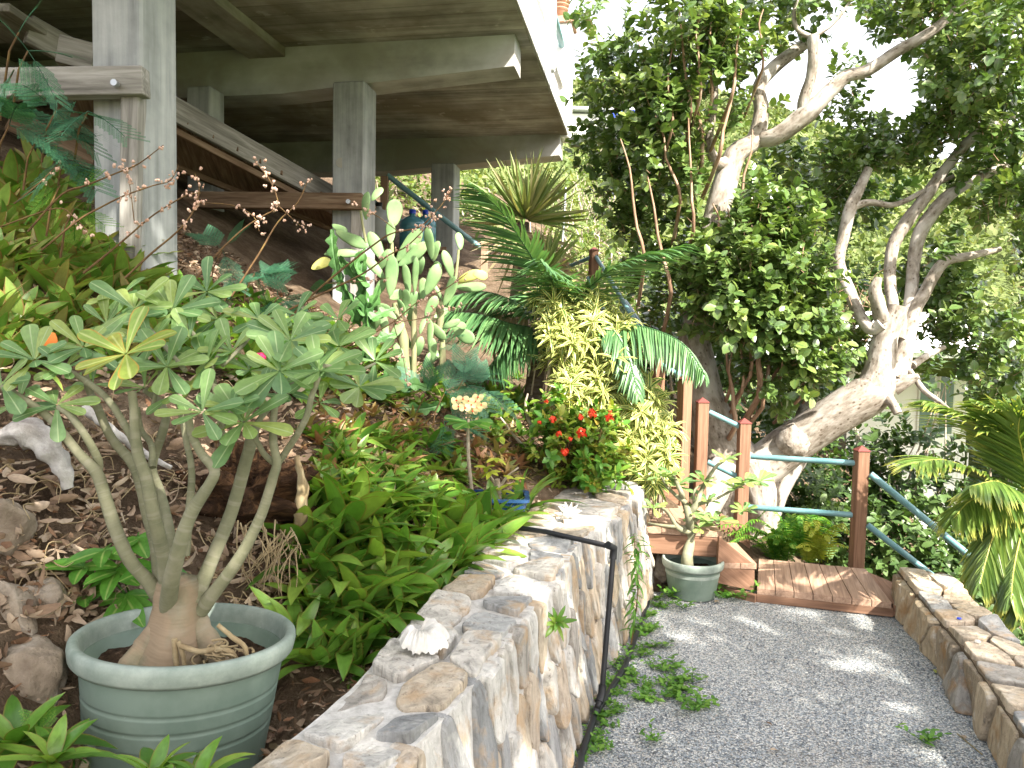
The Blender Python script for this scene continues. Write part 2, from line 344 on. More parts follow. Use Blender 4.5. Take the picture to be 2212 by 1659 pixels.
MT['palmy'] = leafmat('yellow_green_palm_leaflet', [(.08, .15, .03), (.13, .22, .045), (.20, .28, .06)], rough=.35, tr=.3, tip=(.52, .50, .12), spec=.5)
MT['yucca'] = leafmat('fan_blade', [(.12, .20, .05), (.22, .27, .09), (.38, .33, .18)], rough=.5, tr=.25)
MT['fern'] = leafmat('fern_frond', [(.06, .20, .02), (.11, .29, .03), (.25, .38, .06)], rough=.5, tr=.4)
MT['feather'] = leafmat('feathery_blue_leaflet', [(.03, .11, .065), (.05, .16, .09), (.07, .20, .10)], rough=.55, tr=.3)
MT['ixleaf'] = leafmat('ixora_leaf', [(.05, .15, .02), (.10, .24, .03), (.22, .30, .04), (.35, .22, .05)], rough=.35, tr=.3)
MT['weed'] = leafmat('weed_leaf', [(.07, .19, .025), (.12, .28, .04), (.18, .33, .05)], rough=.5, tr=.35)
MT['dryblade'] = leafmat('dry_grass', [(.30, .24, .14), (.42, .36, .24), (.25, .2, .10)], rough=.8, tr=.2)
m = Mat('cactus_pad', .55, .35); c = m.ramp(m.noise(m.gc(), 6, 4), [(.35, (.11, .20, .08)), (.55, (.17, .27, .115)), (.7, (.24, .33, .15))])
v = m.n('ShaderNodeTexVoronoi'); v.inputs['Scale'].default_value = 34; m.l(m.gc(), v.inputs['Vector']); c = m.mix(m.ramp(v.outputs['Distance'], [(.07, .9), (.13, 0)]), c, (.10, .13, .05)); m.col(c); MT['pad'] = m.m
m = Mat('yellowing_cactus_pad', .55, .35); m.col(m.ramp(m.noise(m.gc(), 6, 4), [(.35, (.40, .40, .10)), (.7, (.50, .46, .16))])); MT['pady'] = m.m
m = Mat('cactus_trunk', .85, .2); m.col(m.ramp(m.noise(m.gc((2, 8, 8)), 3, 5), [(.3, (.15, .13, .08)), (.5, (.24, .24, .13)), (.75, (.22, .28, .13))])); MT['ctrunk'] = m.m
m = Mat('lobed_spurge', .5, .35); m.col(m.ramp(m.noise(m.gc(), 9, 4), [(.3, (.035, .10, .025)), (.6, (.065, .155, .04)), (.78, (.22, .30, .17))])); MT['spurge'] = m.m
MT['bark'] = barkmat('pale_tree_bark', [(.13, .105, .08), (.27, .235, .20), (.42, .385, .35)], 7, 16, .9, 0, (26, (.085, .06, .04), .16), (.45, .42, .39))
MT['bark2'] = barkmat('reddish_shoot_bark', [(.15, .085, .055), (.30, .19, .13), (.42, .32, .25)], 3, 14)
MT['rosebark'] = barkmat('desert_rose_bark', [(.12, .125, .075), (.19, .19, .12), (.27, .26, .18)], 6, 6, .35, 42, None)
MT['caudex'] = barkmat('caudex_skin', [(.12, .115, .075), (.20, .18, .12), (.28, .235, .165)], 9, 9, .9, 26, None, (.28, .205, .135))
MT['palmtrunk'] = barkmat('palm_trunk', [(.06, .045, .035), (.14, .11, .085), (.25, .22, .19)], 18, 5, .8)
MT['twig'] = barkmat('dry_twig', [(.22, .17, .12), (.38, .32, .25), (.50, .45, .38)], 9, 9, .3)
MT['darktwig'] = barkmat('brown_twig', [(.06, .035, .02), (.13, .075, .035), (.22, .15, .05)], 9, 9, .3)
MT['root'] = barkmat('exposed_root', [(.16, .11, .06), (.30, .23, .13), (.42, .35, .22)], 9, 9, .3)
m = Mat('green_plastic_pot', .5, .4); a = m.noise(m.gc((1, 1, 1)), 5, 6, .6); f = m.noise(m.gc((40, 40, 3)), 1.5, 4, .6)
c = m.mix(m.ramp(a, [(.42, 0), (.62, .65)]), (.13, .185, .150), (.21, .27, .23)); c = m.mix(m.ramp(f, [(.66, 0), (.74, .35)]), c, (.40, .50, .46)); m.col(c); MT['pot'] = m.m
m = Mat('faded_pot_rim', .6, .35); a = m.noise(m.gc((1, 1, 1)), 9, 6, .7); m.col(m.ramp(a, [(.3, (.17, .22, .19)), (.55, (.27, .32, .285)), (.75, (.38, .43, .39))])); MT['potrim'] = m.m
m = Mat('pot_scratches', .7, .2); m.col((.42, .55, .50)); MT['scratch'] = m.m
m = Mat('blue_glaze', .2, .6); m.col(m.ramp(m.noise(m.gc(), 8, 4), [(.35, (.02, .055, .16)), (.7, (.04, .11, .26))])); MT['blueglaze'] = m.m
m = Mat('potting_soil', .95, .1); a = m.noise(m.gc(), 45, 6, .7); m.col(m.ramp(a, [(.3, (.02, .014, .01)), (.55, (.07, .045, .03)), (.72, (.2, .13, .09))])); m.bump(a, 1, .02); MT['psoil'] = m.m
m = Mat('rotting_wood', .95, .1); a = m.noise(m.gc((2, 16, 16)), 1.5, 7, .65, .6); m.col(m.ramp(a, [(.3, (.02, .012, .008)), (.5, (.055, .03, .017)), (.63, (.15, .08, .04)), (.78, (.36, .22, .11))])); m.bump(a, 1, .05); MT['rot'] = m.m
m = Mat('bleached_bark', .9, .15); a = m.noise(m.gc((5, 5, 5)), 2, 7, .65); m.col(m.ramp(a, [(.3, (.20, .18, .165)), (.55, (.46, .44, .42)), (.75, (.62, .60, .57))])); m.bump(a, .9, .02); MT['bleach'] = m.m
m = Mat('shell_white', .55, .4); a = m.noise(m.gc(), 18, 5, .6); m.col(m.ramp(a, [(.3, (.50, .48, .44)), (.6, (.74, .72, .68))])); MT['shell'] = m.m
m = Mat('black_plastic_pipe', .45, .4); m.col((.012, .013, .016)); MT['blackpipe'] = m.m
m = Mat('galvanised_bolt', .4, .5); m.b.inputs['Metallic'].default_value = .7; m.col((.4, .42, .44)); MT['bolt'] = m.m
m = Mat('water_jug_plastic', .15, .6); m.b.inputs['Transmission Weight'].default_value = .35; m.col((.10, .32, .40)); MT['jug'] = m.m
m = Mat('blue_cap', .4, .4); m.col((.02, .06, .5)); MT['bluecap'] = m.m
m = Mat('red_petal', .5, .3); m.col((.72, .055, .02)); MT['redpetal'] = m.m
m = Mat('pink_petal', .5, .3); m.col((.75, .03, .15)); MT['pinkpetal'] = m.m
m = Mat('cream_petal', .5, .3); m.col((.80, .68, .36)); MT['cream'] = m.m
m = Mat('blossom_husk', .7, .2); a = m.noise(m.gc(), 25, 3); m.col(m.ramp(a, [(.35, (.42, .24, .16)), (.65, (.64, .46, .38))])); MT['husk'] = m.m
m = Mat('window_glass', .08, .6); m.col((.16, .24, .24)); MT['glass'] = m.m
m = Mat('grey_metal_roof', .5, .5); m.col((.42, .44, .45)); MT['roof'] = m.m
m = Mat('red_roof', .6, .4); m.col((.42, .05, .04)); MT['redroof'] = m.m
m = Mat('orange_leaf', .6, .3); m.col((.60, .17, .03)); MT['orange'] = m.m

# ------------------------------------------------------------------ terrain
WALL = [(-1.9, -1.5), (-1.35, -.5), (-.80, .5), (-.45, 1.2), (-.16, 1.83), (-.07, 2.1), (0, 2.33), (.083, 2.61), (.18, 2.87), (.336, 3.49), (.55, 3.98), (.72, 4.4), (.90, 4.98)]
WALL = np.array(WALL); WT = .70; WW = .36
RW = np.array([(2.49, 4.66), (2.35, 4.15), (2.19, 3.51), (2.06, 3.08), (1.97, 2.82), (1.77, 2.2), (1.5, 1.5), (1.1, .6), (.7, -.4)])
ctl = [(-.45, .5, .6), (-.75, 1.6, .44), (-.88, 2.0, .40), (-.45, 2.0, .60), (-.62, 2.45, .62), (-1.12, 1.4, .55), (-1.35, 1.7, .95), (-1.4, 2.15, 1.0), (-1.25, 2.5, .98), (-1.45, 2.9, 1.38),
       (-1.9, 2.4, 1.5), (-1.9, 2.9, 1.65), (-2.0, 3.7, 2.0), (-2.7, 3.2, 2.2), (-2.6, 4.4, 2.35), (-4, 4, 3.0), (-2.1, 6, 2.25), (-1.55, 6.9, 1.95), (-3.5, 7, 3.3), (-6, 8, 4.6), (-5, 2, 3.4), (-3, .5, 1.6), (-3, -1.5, 1.2),
       (-1.2, 9.5, 2.6), (-.3, 9, 2.2), (-4, 11, 4.2), (-.65, 4.8, 1.30), (-.9, 3.6, 1.22), (-.75, 2.75, .85), (-.4, 2.8, .66), (-.25, 3.4, .68), (-.1, 4.2, .68), (-.4, 4.0, .85), (.35, 4.7, .72), (.17, 5.9, 1.1), (.6, 5.5, .8),
       (.9, 6.4, .75), (1.3, 7.5, .9), (1, 9, 1.9), (.9, 11, 2.6), (1.9, 6.5, .12), (2.2, 5.8, -.05), (3, 7.5, -.6), (2.6, 9.5, .3), (5, 9, -1.6), (8, 12, -2.6), (4, 14, .8), (0, 16, 4.6), (-6, 16, 6.5), (10, 6, -3), (3.6, 5, -.9), (3.4, 3.5, -.7), (4, 1, -.7), (7, 3, -1.8), (4, 20, 2.5), (12, 20, -2.5), (-5, 24, 9)]
ctl = np.array(ctl)
_n = len(ctl); D_ = np.linalg.norm(ctl[:, None, :2] - ctl[None, :, :2], axis=2)
K_ = np.zeros((_n + 3, _n + 3)); K_[:_n, :_n] = D_ + np.eye(_n) * -.03; K_[:_n, _n] = 1; K_[:_n, _n + 1:] = ctl[:, :2]; K_[_n, :_n] = 1; K_[_n + 1:, :_n] = ctl[:, :2].T
W_ = np.linalg.solve(K_, np.concatenate([ctl[:, 2], np.zeros(3)]))
def hraw(x, y):
    x = np.asarray(x, float); y = np.asarray(y, float); xy = np.stack([x, y], -1)
    d = np.linalg.norm(xy[..., None, :] - ctl[:, :2], axis=-1)
    return d @ W_[:_n] + W_[_n] + x * W_[_n + 1] + y * W_[_n + 2]
def wwf(y): return float(np.interp(y, [1.6, 2.4, 4.9], [.28, .36, .50]))
def wallx(y): return np.interp(y, WALL[:, 1], WALL[:, 0])
def rwx(y): return np.interp(y, RW[::-1, 1], RW[::-1, 0])
def height(x, y):
    x = np.asarray(x, float); y = np.asarray(y, float); h = hraw(x, y)
    path = np.clip((x - (wallx(y) - .2)) / .08, 0, 1) * np.clip(((rwx(y) + .25) - x) / .1, 0, 1)
    path = path * np.clip((5.0 - y) / .12, 0, 1)
    under = np.clip((x - .95) / .2, 0, 1) * np.clip((2.65 - x) / .2, 0, 1) * np.clip((5.45 - y) / .1, 0, 1) * np.clip((y - 4.3) / .1, 0, 1)
    path = np.maximum(path, under)
    return h * (1 - path) + (-.02) * path
def grid(x0, x1, y0, y1, st, hf, nz):
    xs = np.arange(x0, x1 + st / 2, st); ys = np.arange(y0, y1 + st / 2, st); X, Y = np.meshgrid(xs, ys); Z = hf(X, Y)
    if nz: Z = Z + nz(X, Y)
    n = len(xs); i = np.arange(len(ys) - 1)[:, None] * n; j = np.arange(n - 1)[None]
    return np.stack([X, Y, Z], -1).reshape(-1, 3), np.stack([i + j, i + j + 1, i + n + j + 1, i + n + j], -1).reshape(-1, 4)
def fbm(X, Y, sc, amp):
    o = np.empty(X.shape); xf = X.ravel(); yf = Y.ravel(); r = o.ravel()
    for k in range(len(xf)): r[k] = noise.fractal(Vector((xf[k] * sc, yf[k] * sc, 3.3)), 1., 2., 3)
    return o.reshape(X.shape) * amp
def gnz(X, Y):
    ins = (X > wallx(Y) - .15) & (X < rwx(Y) + .1) & (Y < 5.0)
    return np.where(ins, 0, fbm(X, Y, 2.2, .05))
V, Fq = grid(-7, 8, -2, 17, .09, height, gnz)
mb = MB(); mb.add(V, Fq, V, True); tag(mb.build('hillside_ground', MT['soil']), kind='structure')
# gravel path: its own sheet between the two walls
ys = np.arange(-1.6, 4.95, .05); V = []; 
for y in ys:
    a, b = wallx(y) - .1, rwx(y) + .12
    if y > 4.0: a = max(a, a)
    for t in np.linspace(0, 1, 34): V.append((a + (b - a) * t, y, .004 + .012 * noise.noise(Vector((a + (b - a) * t, y, 0)) * 2.3)))
V = np.array(V); n = 34; i = np.arange(len(ys) - 1)[:, None] * n; j = np.arange(n - 1)[None]
mb = MB(); mb.add(V, np.stack([i + j, i + j + 1, i + n + j + 1, i + n + j], -1).reshape(-1, 4), V, True)
tag(mb.build('gravel_path', MT['gravel']), kind='structure')
# loose stones of the gravel
def pebbles(n, x0, x1, y0, y1, smin, smax, zf):
    base = np.array([(1, 0, 0), (-1, 0, 0), (0, 1, 0), (0, -1, 0), (0, 0, .7), (0, 0, -.7)], float)
    Fp = np.array([(0, 2, 4), (2, 1, 4), (1, 3, 4), (3, 0, 4), (2, 0, 5), (1, 2, 5), (3, 1, 5), (0, 3, 5)])
    x = x0 + (x1 - x0) * RNG.random(n); y = y0 + (y1 - y0) * RNG.random(n) ** 1.2
    ok = (x > wallx(y) + .05) & (x < rwx(y) - .02); x = x[ok]; y = y[ok]; n = len(x)
    s = (smin + (smax - smin) * RNG.random(n) ** 2)[:, None, None]; a = RNG.random(n) * 6.28
    V = base[None] * s * (.7 + .6 * RNG.random((n, 6, 3))); ca, sa = np.cos(a)[:, None], np.sin(a)[:, None]
    V = np.stack([V[..., 0] * ca - V[..., 1] * sa, V[..., 0] * sa + V[..., 1] * ca, V[..., 2]], -1)
    V = V + np.stack([x, y, zf(x, y)], -1)[:, None]
    return V.reshape(-1, 3), (Fp[None] + (np.arange(n) * 6)[:, None, None]).reshape(-1, 3)
V, Fp = pebbles(20000, -.2, 2.5, 1.9, 4.8, .003, .007, lambda x, y: np.full(len(x), .008))
m = Mat('loose_gravel_stones', .8, .3); g_ = m.n('ShaderNodeNewGeometry')
m.col(m.ramp(g_.outputs['Random Per Island'], [(0, (.09, .10, .12)), (.35, (.19, .22, .25)), (.6, (.30, .33, .36)), (.85, (.38, .34, .30)), (.97, (.62, .62, .60))])); MT['peb'] = m.m
mb = MB(); mb.add(V, Fp); tag(mb.build('loose_gravel', MT['peb']), 'small loose grey and blue stones scattered over the gravel path', 'gravel', kind='stuff')

# far terrain and hill
def hfar(X, Y):
    h = np.interp(Y, [14, 20, 32, 60, 95, 130, 200], [0, -1, 1.5, 16, 33, 40, 42])
    left = np.clip((6 - X) / 14, 0, 1); left2 = np.interp(Y, [12, 16, 24, 34, 60, 95], [3.2, 4.6, 7, 10, 21, 36])
    h = h * (1 - left) + np.maximum(left2, h) * left
    h = h * np.interp(X / np.maximum(Y, 20), [.12, .32, .6], [1, .86, .70]) + 1.5 * np.sin(X * .11 + Y * .05)
    return h
V, Fq = grid(-60, 130, 13, 200, 1.6, hfar, lambda X, Y: fbm(X, Y, .12, 1.6) * np.clip((Y - 14) / 10, 0, 1))
mb = MB(); mb.add(V, Fq, V, True); tag(mb.build('far_hill', MT['farg']), kind='structure')
V, Fq = grid(-400, 400, -300, 700, 50, lambda X, Y: np.full(X.shape, -14.), None)
mb = MB(); mb.add(V, Fq, V, True); tag(mb.build('valley_ground', MT['farg']), kind='structure')

# ------------------------------------------------------------------ stone walls
def clip_poly(poly, p, n):
    out = []; k = len(poly)
    for i in range(k):
        a, b = poly[i], poly[(i + 1) % k]; da = (a - p) @ n; db = (b - p) @ n
        if da <= 0: out.append(a)
        if (da < 0) != (db < 0) and da != db: out.append(a + (b - a) * (da / (da - db)))
    return out
def voronoi(sm, tm, cs, ct, jit=.38):
    pts = []; ns = max(1, round(sm / cs)); ntt = max(1, round(tm / ct))
    for i in range(ns):
        for j in range(ntt):
            pts.append(((i + .5 + (.5 if j & 1 else 0) * .8 + random.uniform(-jit, jit)) * sm / ns, (j + .5 + random.uniform(-jit, jit)) * tm / ntt))
    pts = np.array([p for p in pts if 0 < p[0] < sm]); sc = np.array([1 / cs, 1 / ct]); Q = pts * sc; cells = []
    for i, p in enumerate(Q):
        poly = [np.array(v, float) * sc for v in ((0, 0), (sm, 0), (sm, tm), (0, tm))]
        dd = np.linalg.norm(Q - p, axis=1)
        for j in np.argsort(dd)[1:14]:
            poly = clip_poly(poly, (p + Q[j]) / 2, (Q[j] - p)); 
            if len(poly) < 3: break
        if len(poly) >= 3: cells.append(np.array([v / sc for v in poly]))
    return cells
def stones(mb, mp, sm, tm, cs, ct, gap, hgt, seed=0):
    for ci, c in enumerate(voronoi(sm, tm, cs, ct)):
        cen = c.mean(0); 
        rs = []
        for i in range(len(c)):
            a, b = c[i], c[(i + 1) % len(c)]; k = max(1, int(np.linalg.norm(b - a) / .022))
            for q in range(k): rs.append(a + (b - a) * q / k)
        rs = np.array(rs)
        if len(rs) < 5: continue
        for _ in range(2): rs = (np.roll(rs, 1, 0) + rs * 2 + np.roll(rs, -1, 0)) / 4
        rad = np.linalg.norm(rs - cen, axis=1); g = gap * random.uniform(.5, 1.6)
        rs = cen + (rs - cen) * ((rad - g) / rad).clip(.2)[:, None]
        off = random.random() * 50; h0 = hgt * random.uniform(.35, 1.3); tl = (random.uniform(-1, 1) * .12, random.uniform(-1, 1) * .12)
        n = len(rs); rows = []; cc = []
        for f, h in ((1.0, -.035), (1.0, h0 * .45), (.975, h0 * .85), (.93, h0), (.62, h0 * 1.02), (.36, h0 * 1.02), (.12, h0 * 1.02)):
            for p in rs:
                q = cen + (p - cen) * f
                nz = noise.noise(Vector((q[0] * 22 + off, q[1] * 22, off))); n2 = noise.noise(Vector((q[0] * 7, q[1] * 7, off)))
                q2 = q + .006 * np.array([nz, noise.noise(Vector((q[1] * 25, q[0] * 25 + off, 1)))])
                hh = h + (.35 * h0 * n2 + .16 * h0 * nz if h > 0 else 0) + ((q - cen) @ np.array(tl) if h > 0 else 0)
                rows.append(mp(q2[0], q2[1], hh)); cc.append((q[0] + off, q[1] + off * .3, h + off))
        V = np.array(rows); Fs = []
        for r in range(6):
            for i in range(n): Fs.append([r * n + i, r * n + (i + 1) % n, (r + 1) * n + (i + 1) % n, (r + 1) * n + i])
        Fs.append([6 * n + i for i in range(n)])
        mb.add(V, Fs, V + off, False)
class Curve2:
    def __init__(s, pts):
        p, _ = spline([(a, b, 0) for a, b in pts], np.ones(len(pts)), 8); s.p = p[:, :2]; s.l = np.concatenate([[0], np.cumsum(np.linalg.norm(np.diff(s.p, axis=0), axis=1))]); s.L = s.l[-1]
        t = np.gradient(s.p, axis=0); s.t = nrm(t)
    def at(s, u):
        p = np.array([np.interp(u, s.l, s.p[:, 0]), np.interp(u, s.l, s.p[:, 1])]); t = np.array([np.interp(u, s.l, s.t[:, 0]), np.interp(u, s.l, s.t[:, 1])]); t /= np.linalg.norm(t)
        return p, t, np.array([t[1], -t[0]])
CW = Curve2([tuple(p) for p in WALL[2:]])
T1 = thing('stone_retaining_wall', (CW.at(0)[0][0], CW.at(0)[0][1], 0), 'curving mortared stone wall holding the planted bed beside the gravel path', 'wall')
def top_map(C, zt, side, wav=.02):
    def f(u, t, h):
        p, tt, nn = C.at(u); q = p - side * nn * (t * (wwf(p[1]) / WW if C is CW else 1))
        return (q[0], q[1], zt + h + wav * noise.noise(Vector((u * 3, t * 2, 0))))
    return f
def face_map(C, zt, side, batter=.12):
    def f(u, t, h):
        p, tt, nn = C.at(u); q = p + side * nn * (h + batter * (t / zt) - .012)
        return (q[0], q[1], zt - t)
    return f
def wall_body(C, zt, side, width, batter, inset=.0):
    us = np.arange(0, C.L + .01, .06); V = []; k = 0
    prof = [(-batter + inset, -.1), (-.0, zt - .008), (width, zt - .008), (width, -.1)]
    ring = []
    for u in us:
        p, t, nn = C.at(min(u, C.L))
        for a, z in prof:
            a = a * (wwf(p[1]) / WW) if (C is CW and a > .1) else a; q = p - side * nn * a; V.append((q[0] + .006 * noise.noise(Vector((u * 9, z * 9, a))), q[1], z + .006 * noise.noise(Vector((u * 13, a * 9, 5)))))
    n = 4; Fs = []
    for i in range(len(us) - 1):
        for j in range(n): Fs.append([i * n + j, i * n + (j + 1) % n, (i + 1) * n + (j + 1) % n, (i + 1) * n + j])
    Fs += [[0, 1, 2, 3], [(len(us) - 1) * n + j for j in (3, 2, 1, 0)]]
    if side > 0: Fs = [f[::-1] for f in Fs]
    return V, Fs
V, Fs = wall_body(CW, WT, 1, WW, .10); MB().add(V, Fs).build('mortar_core', MT['mortar'], T1)
mb = MB(); stones(mb, top_map(CW, WT, 1), CW.L, WW, .22, .165, .016, .014); mb.build('cap_stones', MT['stone'], T1)
mb = MB(); stones(mb, face_map(CW, WT - .0, 1, .10), CW.L, WT, .105, .26, .004, .028); mb.build('face_stones', MT['stone'], T1)
# end of the wall (towards the steps)
pe, te, ne = CW.at(CW.L)
mb = MB(); stones(mb, lambda a, t, h: tuple(np.array([*(pe - ne * a + te * (h - .01)), WT - t])), .49, WT, .13, .25, .005, .03); mb.build('end_stones', MT['stone'], T1)
CR = Curve2([tuple(p) for p in RW])
T2 = thing('low_stone_wall', (RW[0][0], RW[0][1], 0), 'low dry stone wall with a pale flat top along the right of the gravel', 'wall')
RT = .25
V, Fs = wall_body(CR, RT, -1 if False else 1, -.0, .0) if False else (None, None)
# for the right wall the face looks towards the path: the curve runs towards the camera, so the path lies on its right hand
def signed(C, s_): return s_
V, Fs = wall_body(CR, RT - .01, 1, .29, .0, .02); MB().add(V, Fs).build('core', MT['joint'], T2)
mb = MB(); stones(mb, top_map(CR, RT, 1), CR.L, .29, .24, .145, .007, .014); mb.build('cap_stones', MT['stone'], T2)
mb = MB(); stones(mb, face_map(CR, RT - .02, 1, .02), CR.L, RT - .02, .20, .16, .006, .045); mb.build('face_stones', MT['stone2'], T2)
p0, t0, n0 = CR.at(0)
mb = MB(); stones(mb, lambda a, t, h: tuple(np.array([*(p0 - n0 * a - t0 * (h - .01)), RT - t])), .29, RT + .2, .18, .2, .006, .05); mb.build('end_stones', MT['stone2'], T2)

# ------------------------------------------------------------------ the concrete house on its columns
AB = R(10.3); U = np.array([math.sin(AB), math.cos(AB), 0]); RR = np.array([math.cos(AB), -math.sin(AB), 0]); ZZ = np.array([0, 0, 1.])
E = P(1233, 306, 10.1); ZS = E[2]; E0 = np.array([E[0], E[1], 0.])
def hb(u, r, z): return E0 + U * u + RR * r + ZZ * z            # u back (+) / front (-), r right (+)
def hbox(mb, u0, u1, r0, r1, z0, z1, bev=.008):
    mb.box(hb((u0 + u1) / 2, (r0 + r1) / 2, (z0 + z1) / 2), ((r1 - r0) / 2, (u1 - u0) / 2, (z1 - z0) / 2), np.array([RR, U, ZZ]), bev); return mb
H = thing('concrete_house', hb(0, 0, 0), 'raised concrete house slab on square grey columns above the planted slope', 'house')
hbox(MB(), -8.2, .05, -10, -.02, ZS, ZS + .2).build('floor_slab', MT['ceil'], H)
hbox(MB(), -8.2, .05, -.02, .0, ZS + .004, ZS + .2, .004).build('slab_edge', MT['beamc'], H)
def dy(Y): return (Y - E[1]) / math.cos(AB)                        # rough offset along U for a point near the edge
for (Y0, rend) in ((9.72, -.10), (6.62, -.13), (3.62, -.15)):
    u0 = dy(Y0); mb = MB(); dep = [(-10, .42), (-2.35, .42), (rend, .27)]
    for (ra, da), (rb, db) in zip(dep[:-1], dep[1:]):
        c = [hb(u0 + uu, rr, z) for rr, dd in ((ra, da), (rb, db)) for uu in (0, .32) for z in (ZS - dd, ZS + .002)]
        mb.add(np.array(c), [[0, 1, 5, 4], [2, 6, 7, 3], [0, 4, 6, 2], [4, 5, 7, 6], [0, 2, 3, 1]], (np.array(c) - E0) @ np.array([RR, U, ZZ]).T)
    mb.build('floor_beam', MT['beamc'], H)
def column(px, py, Y, wd, z0, z1):
    q = P(px, py, Y); mb = MB(); mb.box(q * [1, 1, 0] + RR * wd / 2 + U * wd / 2 + ZZ * (z0 + z1) / 2, (wd / 2, wd / 2, (z1 - z0) / 2), np.array([RR, U, ZZ]), .012)
    # rough cast edges
    return mb.build('column', MT['conc'], H)
column(199, 300, 3.82, .285, 1.0, ZS - .2); column(717, 400, 6.75, .30, 1.2, ZS - .40); column(930, 450, 9.76, .31, 1.6, ZS - .40)
column(402, 230, 6.95, .24, 2.0, ZS - .40)
ua = dy(3.9); ub = dy(6.62)
xa = P(567, 97, 6.62); ra = (xa - E0) @ RR
mb = hbox(MB(), ua, ub, ra - .37, ra, ZS - .09, ZS - .002, .004); mb.build('joist', MT['ceil'], H)
mb = hbox(MB(), ua, dy(9.7), ra - 3.2, ra - 2.9, ZS - .3, ZS - .002, .004); mb.build('joist', MT['ceil'], H)
# white railing on the slab edge
RL = thing('balcony_railing', hb(-.3, -.05, ZS + .2), 'white balcony railing with a green top pipe on the slab edge', 'railing')
hbox(MB(), -8.2, -2.1, -.06, -.015, ZS + .2, ZS + .48).build('kick_board', MT['white'], RL)
hbox(MB(), -8.2, -2.1, -.07, -.03, ZS + .60, ZS + 1.0).build('board', MT['white'], RL)
for u in (-2.05, -4.1, -6.2):
    hbox(MB(), u - .06, u + .06, -.10, .03, ZS + .2, ZS + 1.32).build('post', MT['white'], RL)
MB().tube([hb(-8.2, -.11, ZS + 1.15), hb(-.32, -.11, ZS + 1.15)], .045, 12).build('top_pipe', MT['teal'], RL)
MB().tube([hb(-8.2, -.11, ZS + .62), hb(-.32, -.11, ZS + .62)], .035, 12).build('middle_pipe', MT['beamc'], RL)
CH = thing('chimney', hb(-.17, -.16, ZS + .2), 'white square chimney with terracotta cap and vent at the balcony corner', 'chimney')
hbox(MB(), -.33, .0, -.33, .008, ZS - .02, ZS + 1.42).build('shaft', MT['white'], CH)
hbox(MB(), -.37, .04, -.37, .045, ZS + 1.42, ZS + 1.50).build('cap', MT['terra'], CH)
c = hb(-.165, -.165, 0)
mb = MB(); mb.lathe([(.001, 0), (.09, 0), (.085, .14), (.11, .15), (.11, .16), (.085, .165), (.085, .19), (.12, .20), (.12, .21), (.085, .215), (.085, .24), (.13, .25), (.13, .275), (.001, .28)], c + ZZ * (ZS + 1.50), 24); mb.build('vent', MT['terra'], CH)

# ------------------------------------------------------------------ weathered wooden stair under the slab
WS = thing('weathered_wooden_stair', P(560, 420, 6), 'old grey wooden stair frame descending under the concrete slab', 'stair')
A1, B1 = P(60, 62, 5.0), P(728, 430, 7.15)
MB().beam(A1, B1, .05, .19).build('stringer', MT['greywood'], WS)
A2, B2 = P(120, 240, 5.7), P(760, 500, 8.0)
MB().beam(A2, B2, .05, .17).build('stringer', MT['brownwood'], WS)
A3, B3 = P(190, 155, 5.2), P(735, 447, 7.2)
MB().beam(A3, B3, .04, .05, off=(-.03, -.08)).build('ledger', MT['brownwood'], WS)
for k in range(11):
    t = .12 + k * .083; a = A1 + (B1 - A1) * t; b = A2 + (B2 - A2) * t; a = a + (b - a) * .09
    MB().beam(a - ZZ * .06, b - ZZ * .02 + (b - a) * .05, .24, .04, up=(0, 0, 1)).build('tread', MT['brownwood'], WS)
a, b = P(-60, 20, 5.2), P(75, 22, 5.0)
MB().beam(P(-80, 52, 4.95), P(76, 52, 4.95), .5, .05).build('landing', MT['greywood'], WS)
MB().beam(P(128, 108, 4.7), P(205, 128, 4.75), .09, .17, up=(0, 0, 1)).build('joist_end', MT['greywood'], WS)
MB().beam(P(20, 258, 5.3), P(205, 345, 5.5), .05, .16).build('lower_rail', MT['brownwood'], WS)
G1 = thing('wooden_guard_frame', P(287, 560, 3.72), 'grey timber rail and post bolted across the nearest concrete column', 'frame')
MB().beam(P(-70, 184, 3.70), P(316, 178, 3.72), .085, .137).build('rail', MT['greywood'], G1)
MB().beam(P(289, 208, 3.76), P(283, 600, 3.76), .087, .087, up=(1, 0, 0)).build('post', MT['greywood'], G1)
q = P(252, 182, 3.66); MB().tube([q, q - np.array([0, .03, 0])], .016, 10).build('bolt', MT['bolt'], G1)
G2 = thing('wooden_guard_frame', P(770, 640, 6.7), 'brown timber rail and post bolted across the second concrete column', 'frame')
MB().beam(P(400, 432, 6.60), P(784, 436, 6.62), .09, .14).build('rail', MT['brownwood'], G2)
MB().beam(P(771, 454, 6.68), P(768, 680, 6.68), .09, .09, up=(1, 0, 0)).build('post', MT['greywood'], G2)
q = P(737, 352, 6.745); MB().tube([q, q - np.array([0, .012, 0])], .045, 24).build('round_cover', MT['beamc'], H)
q = P(753, 436, 6.56); MB().tube([q, q - np.array([0, .025, 0])], .02, 10).build('bolt', MT['bolt'], G2)

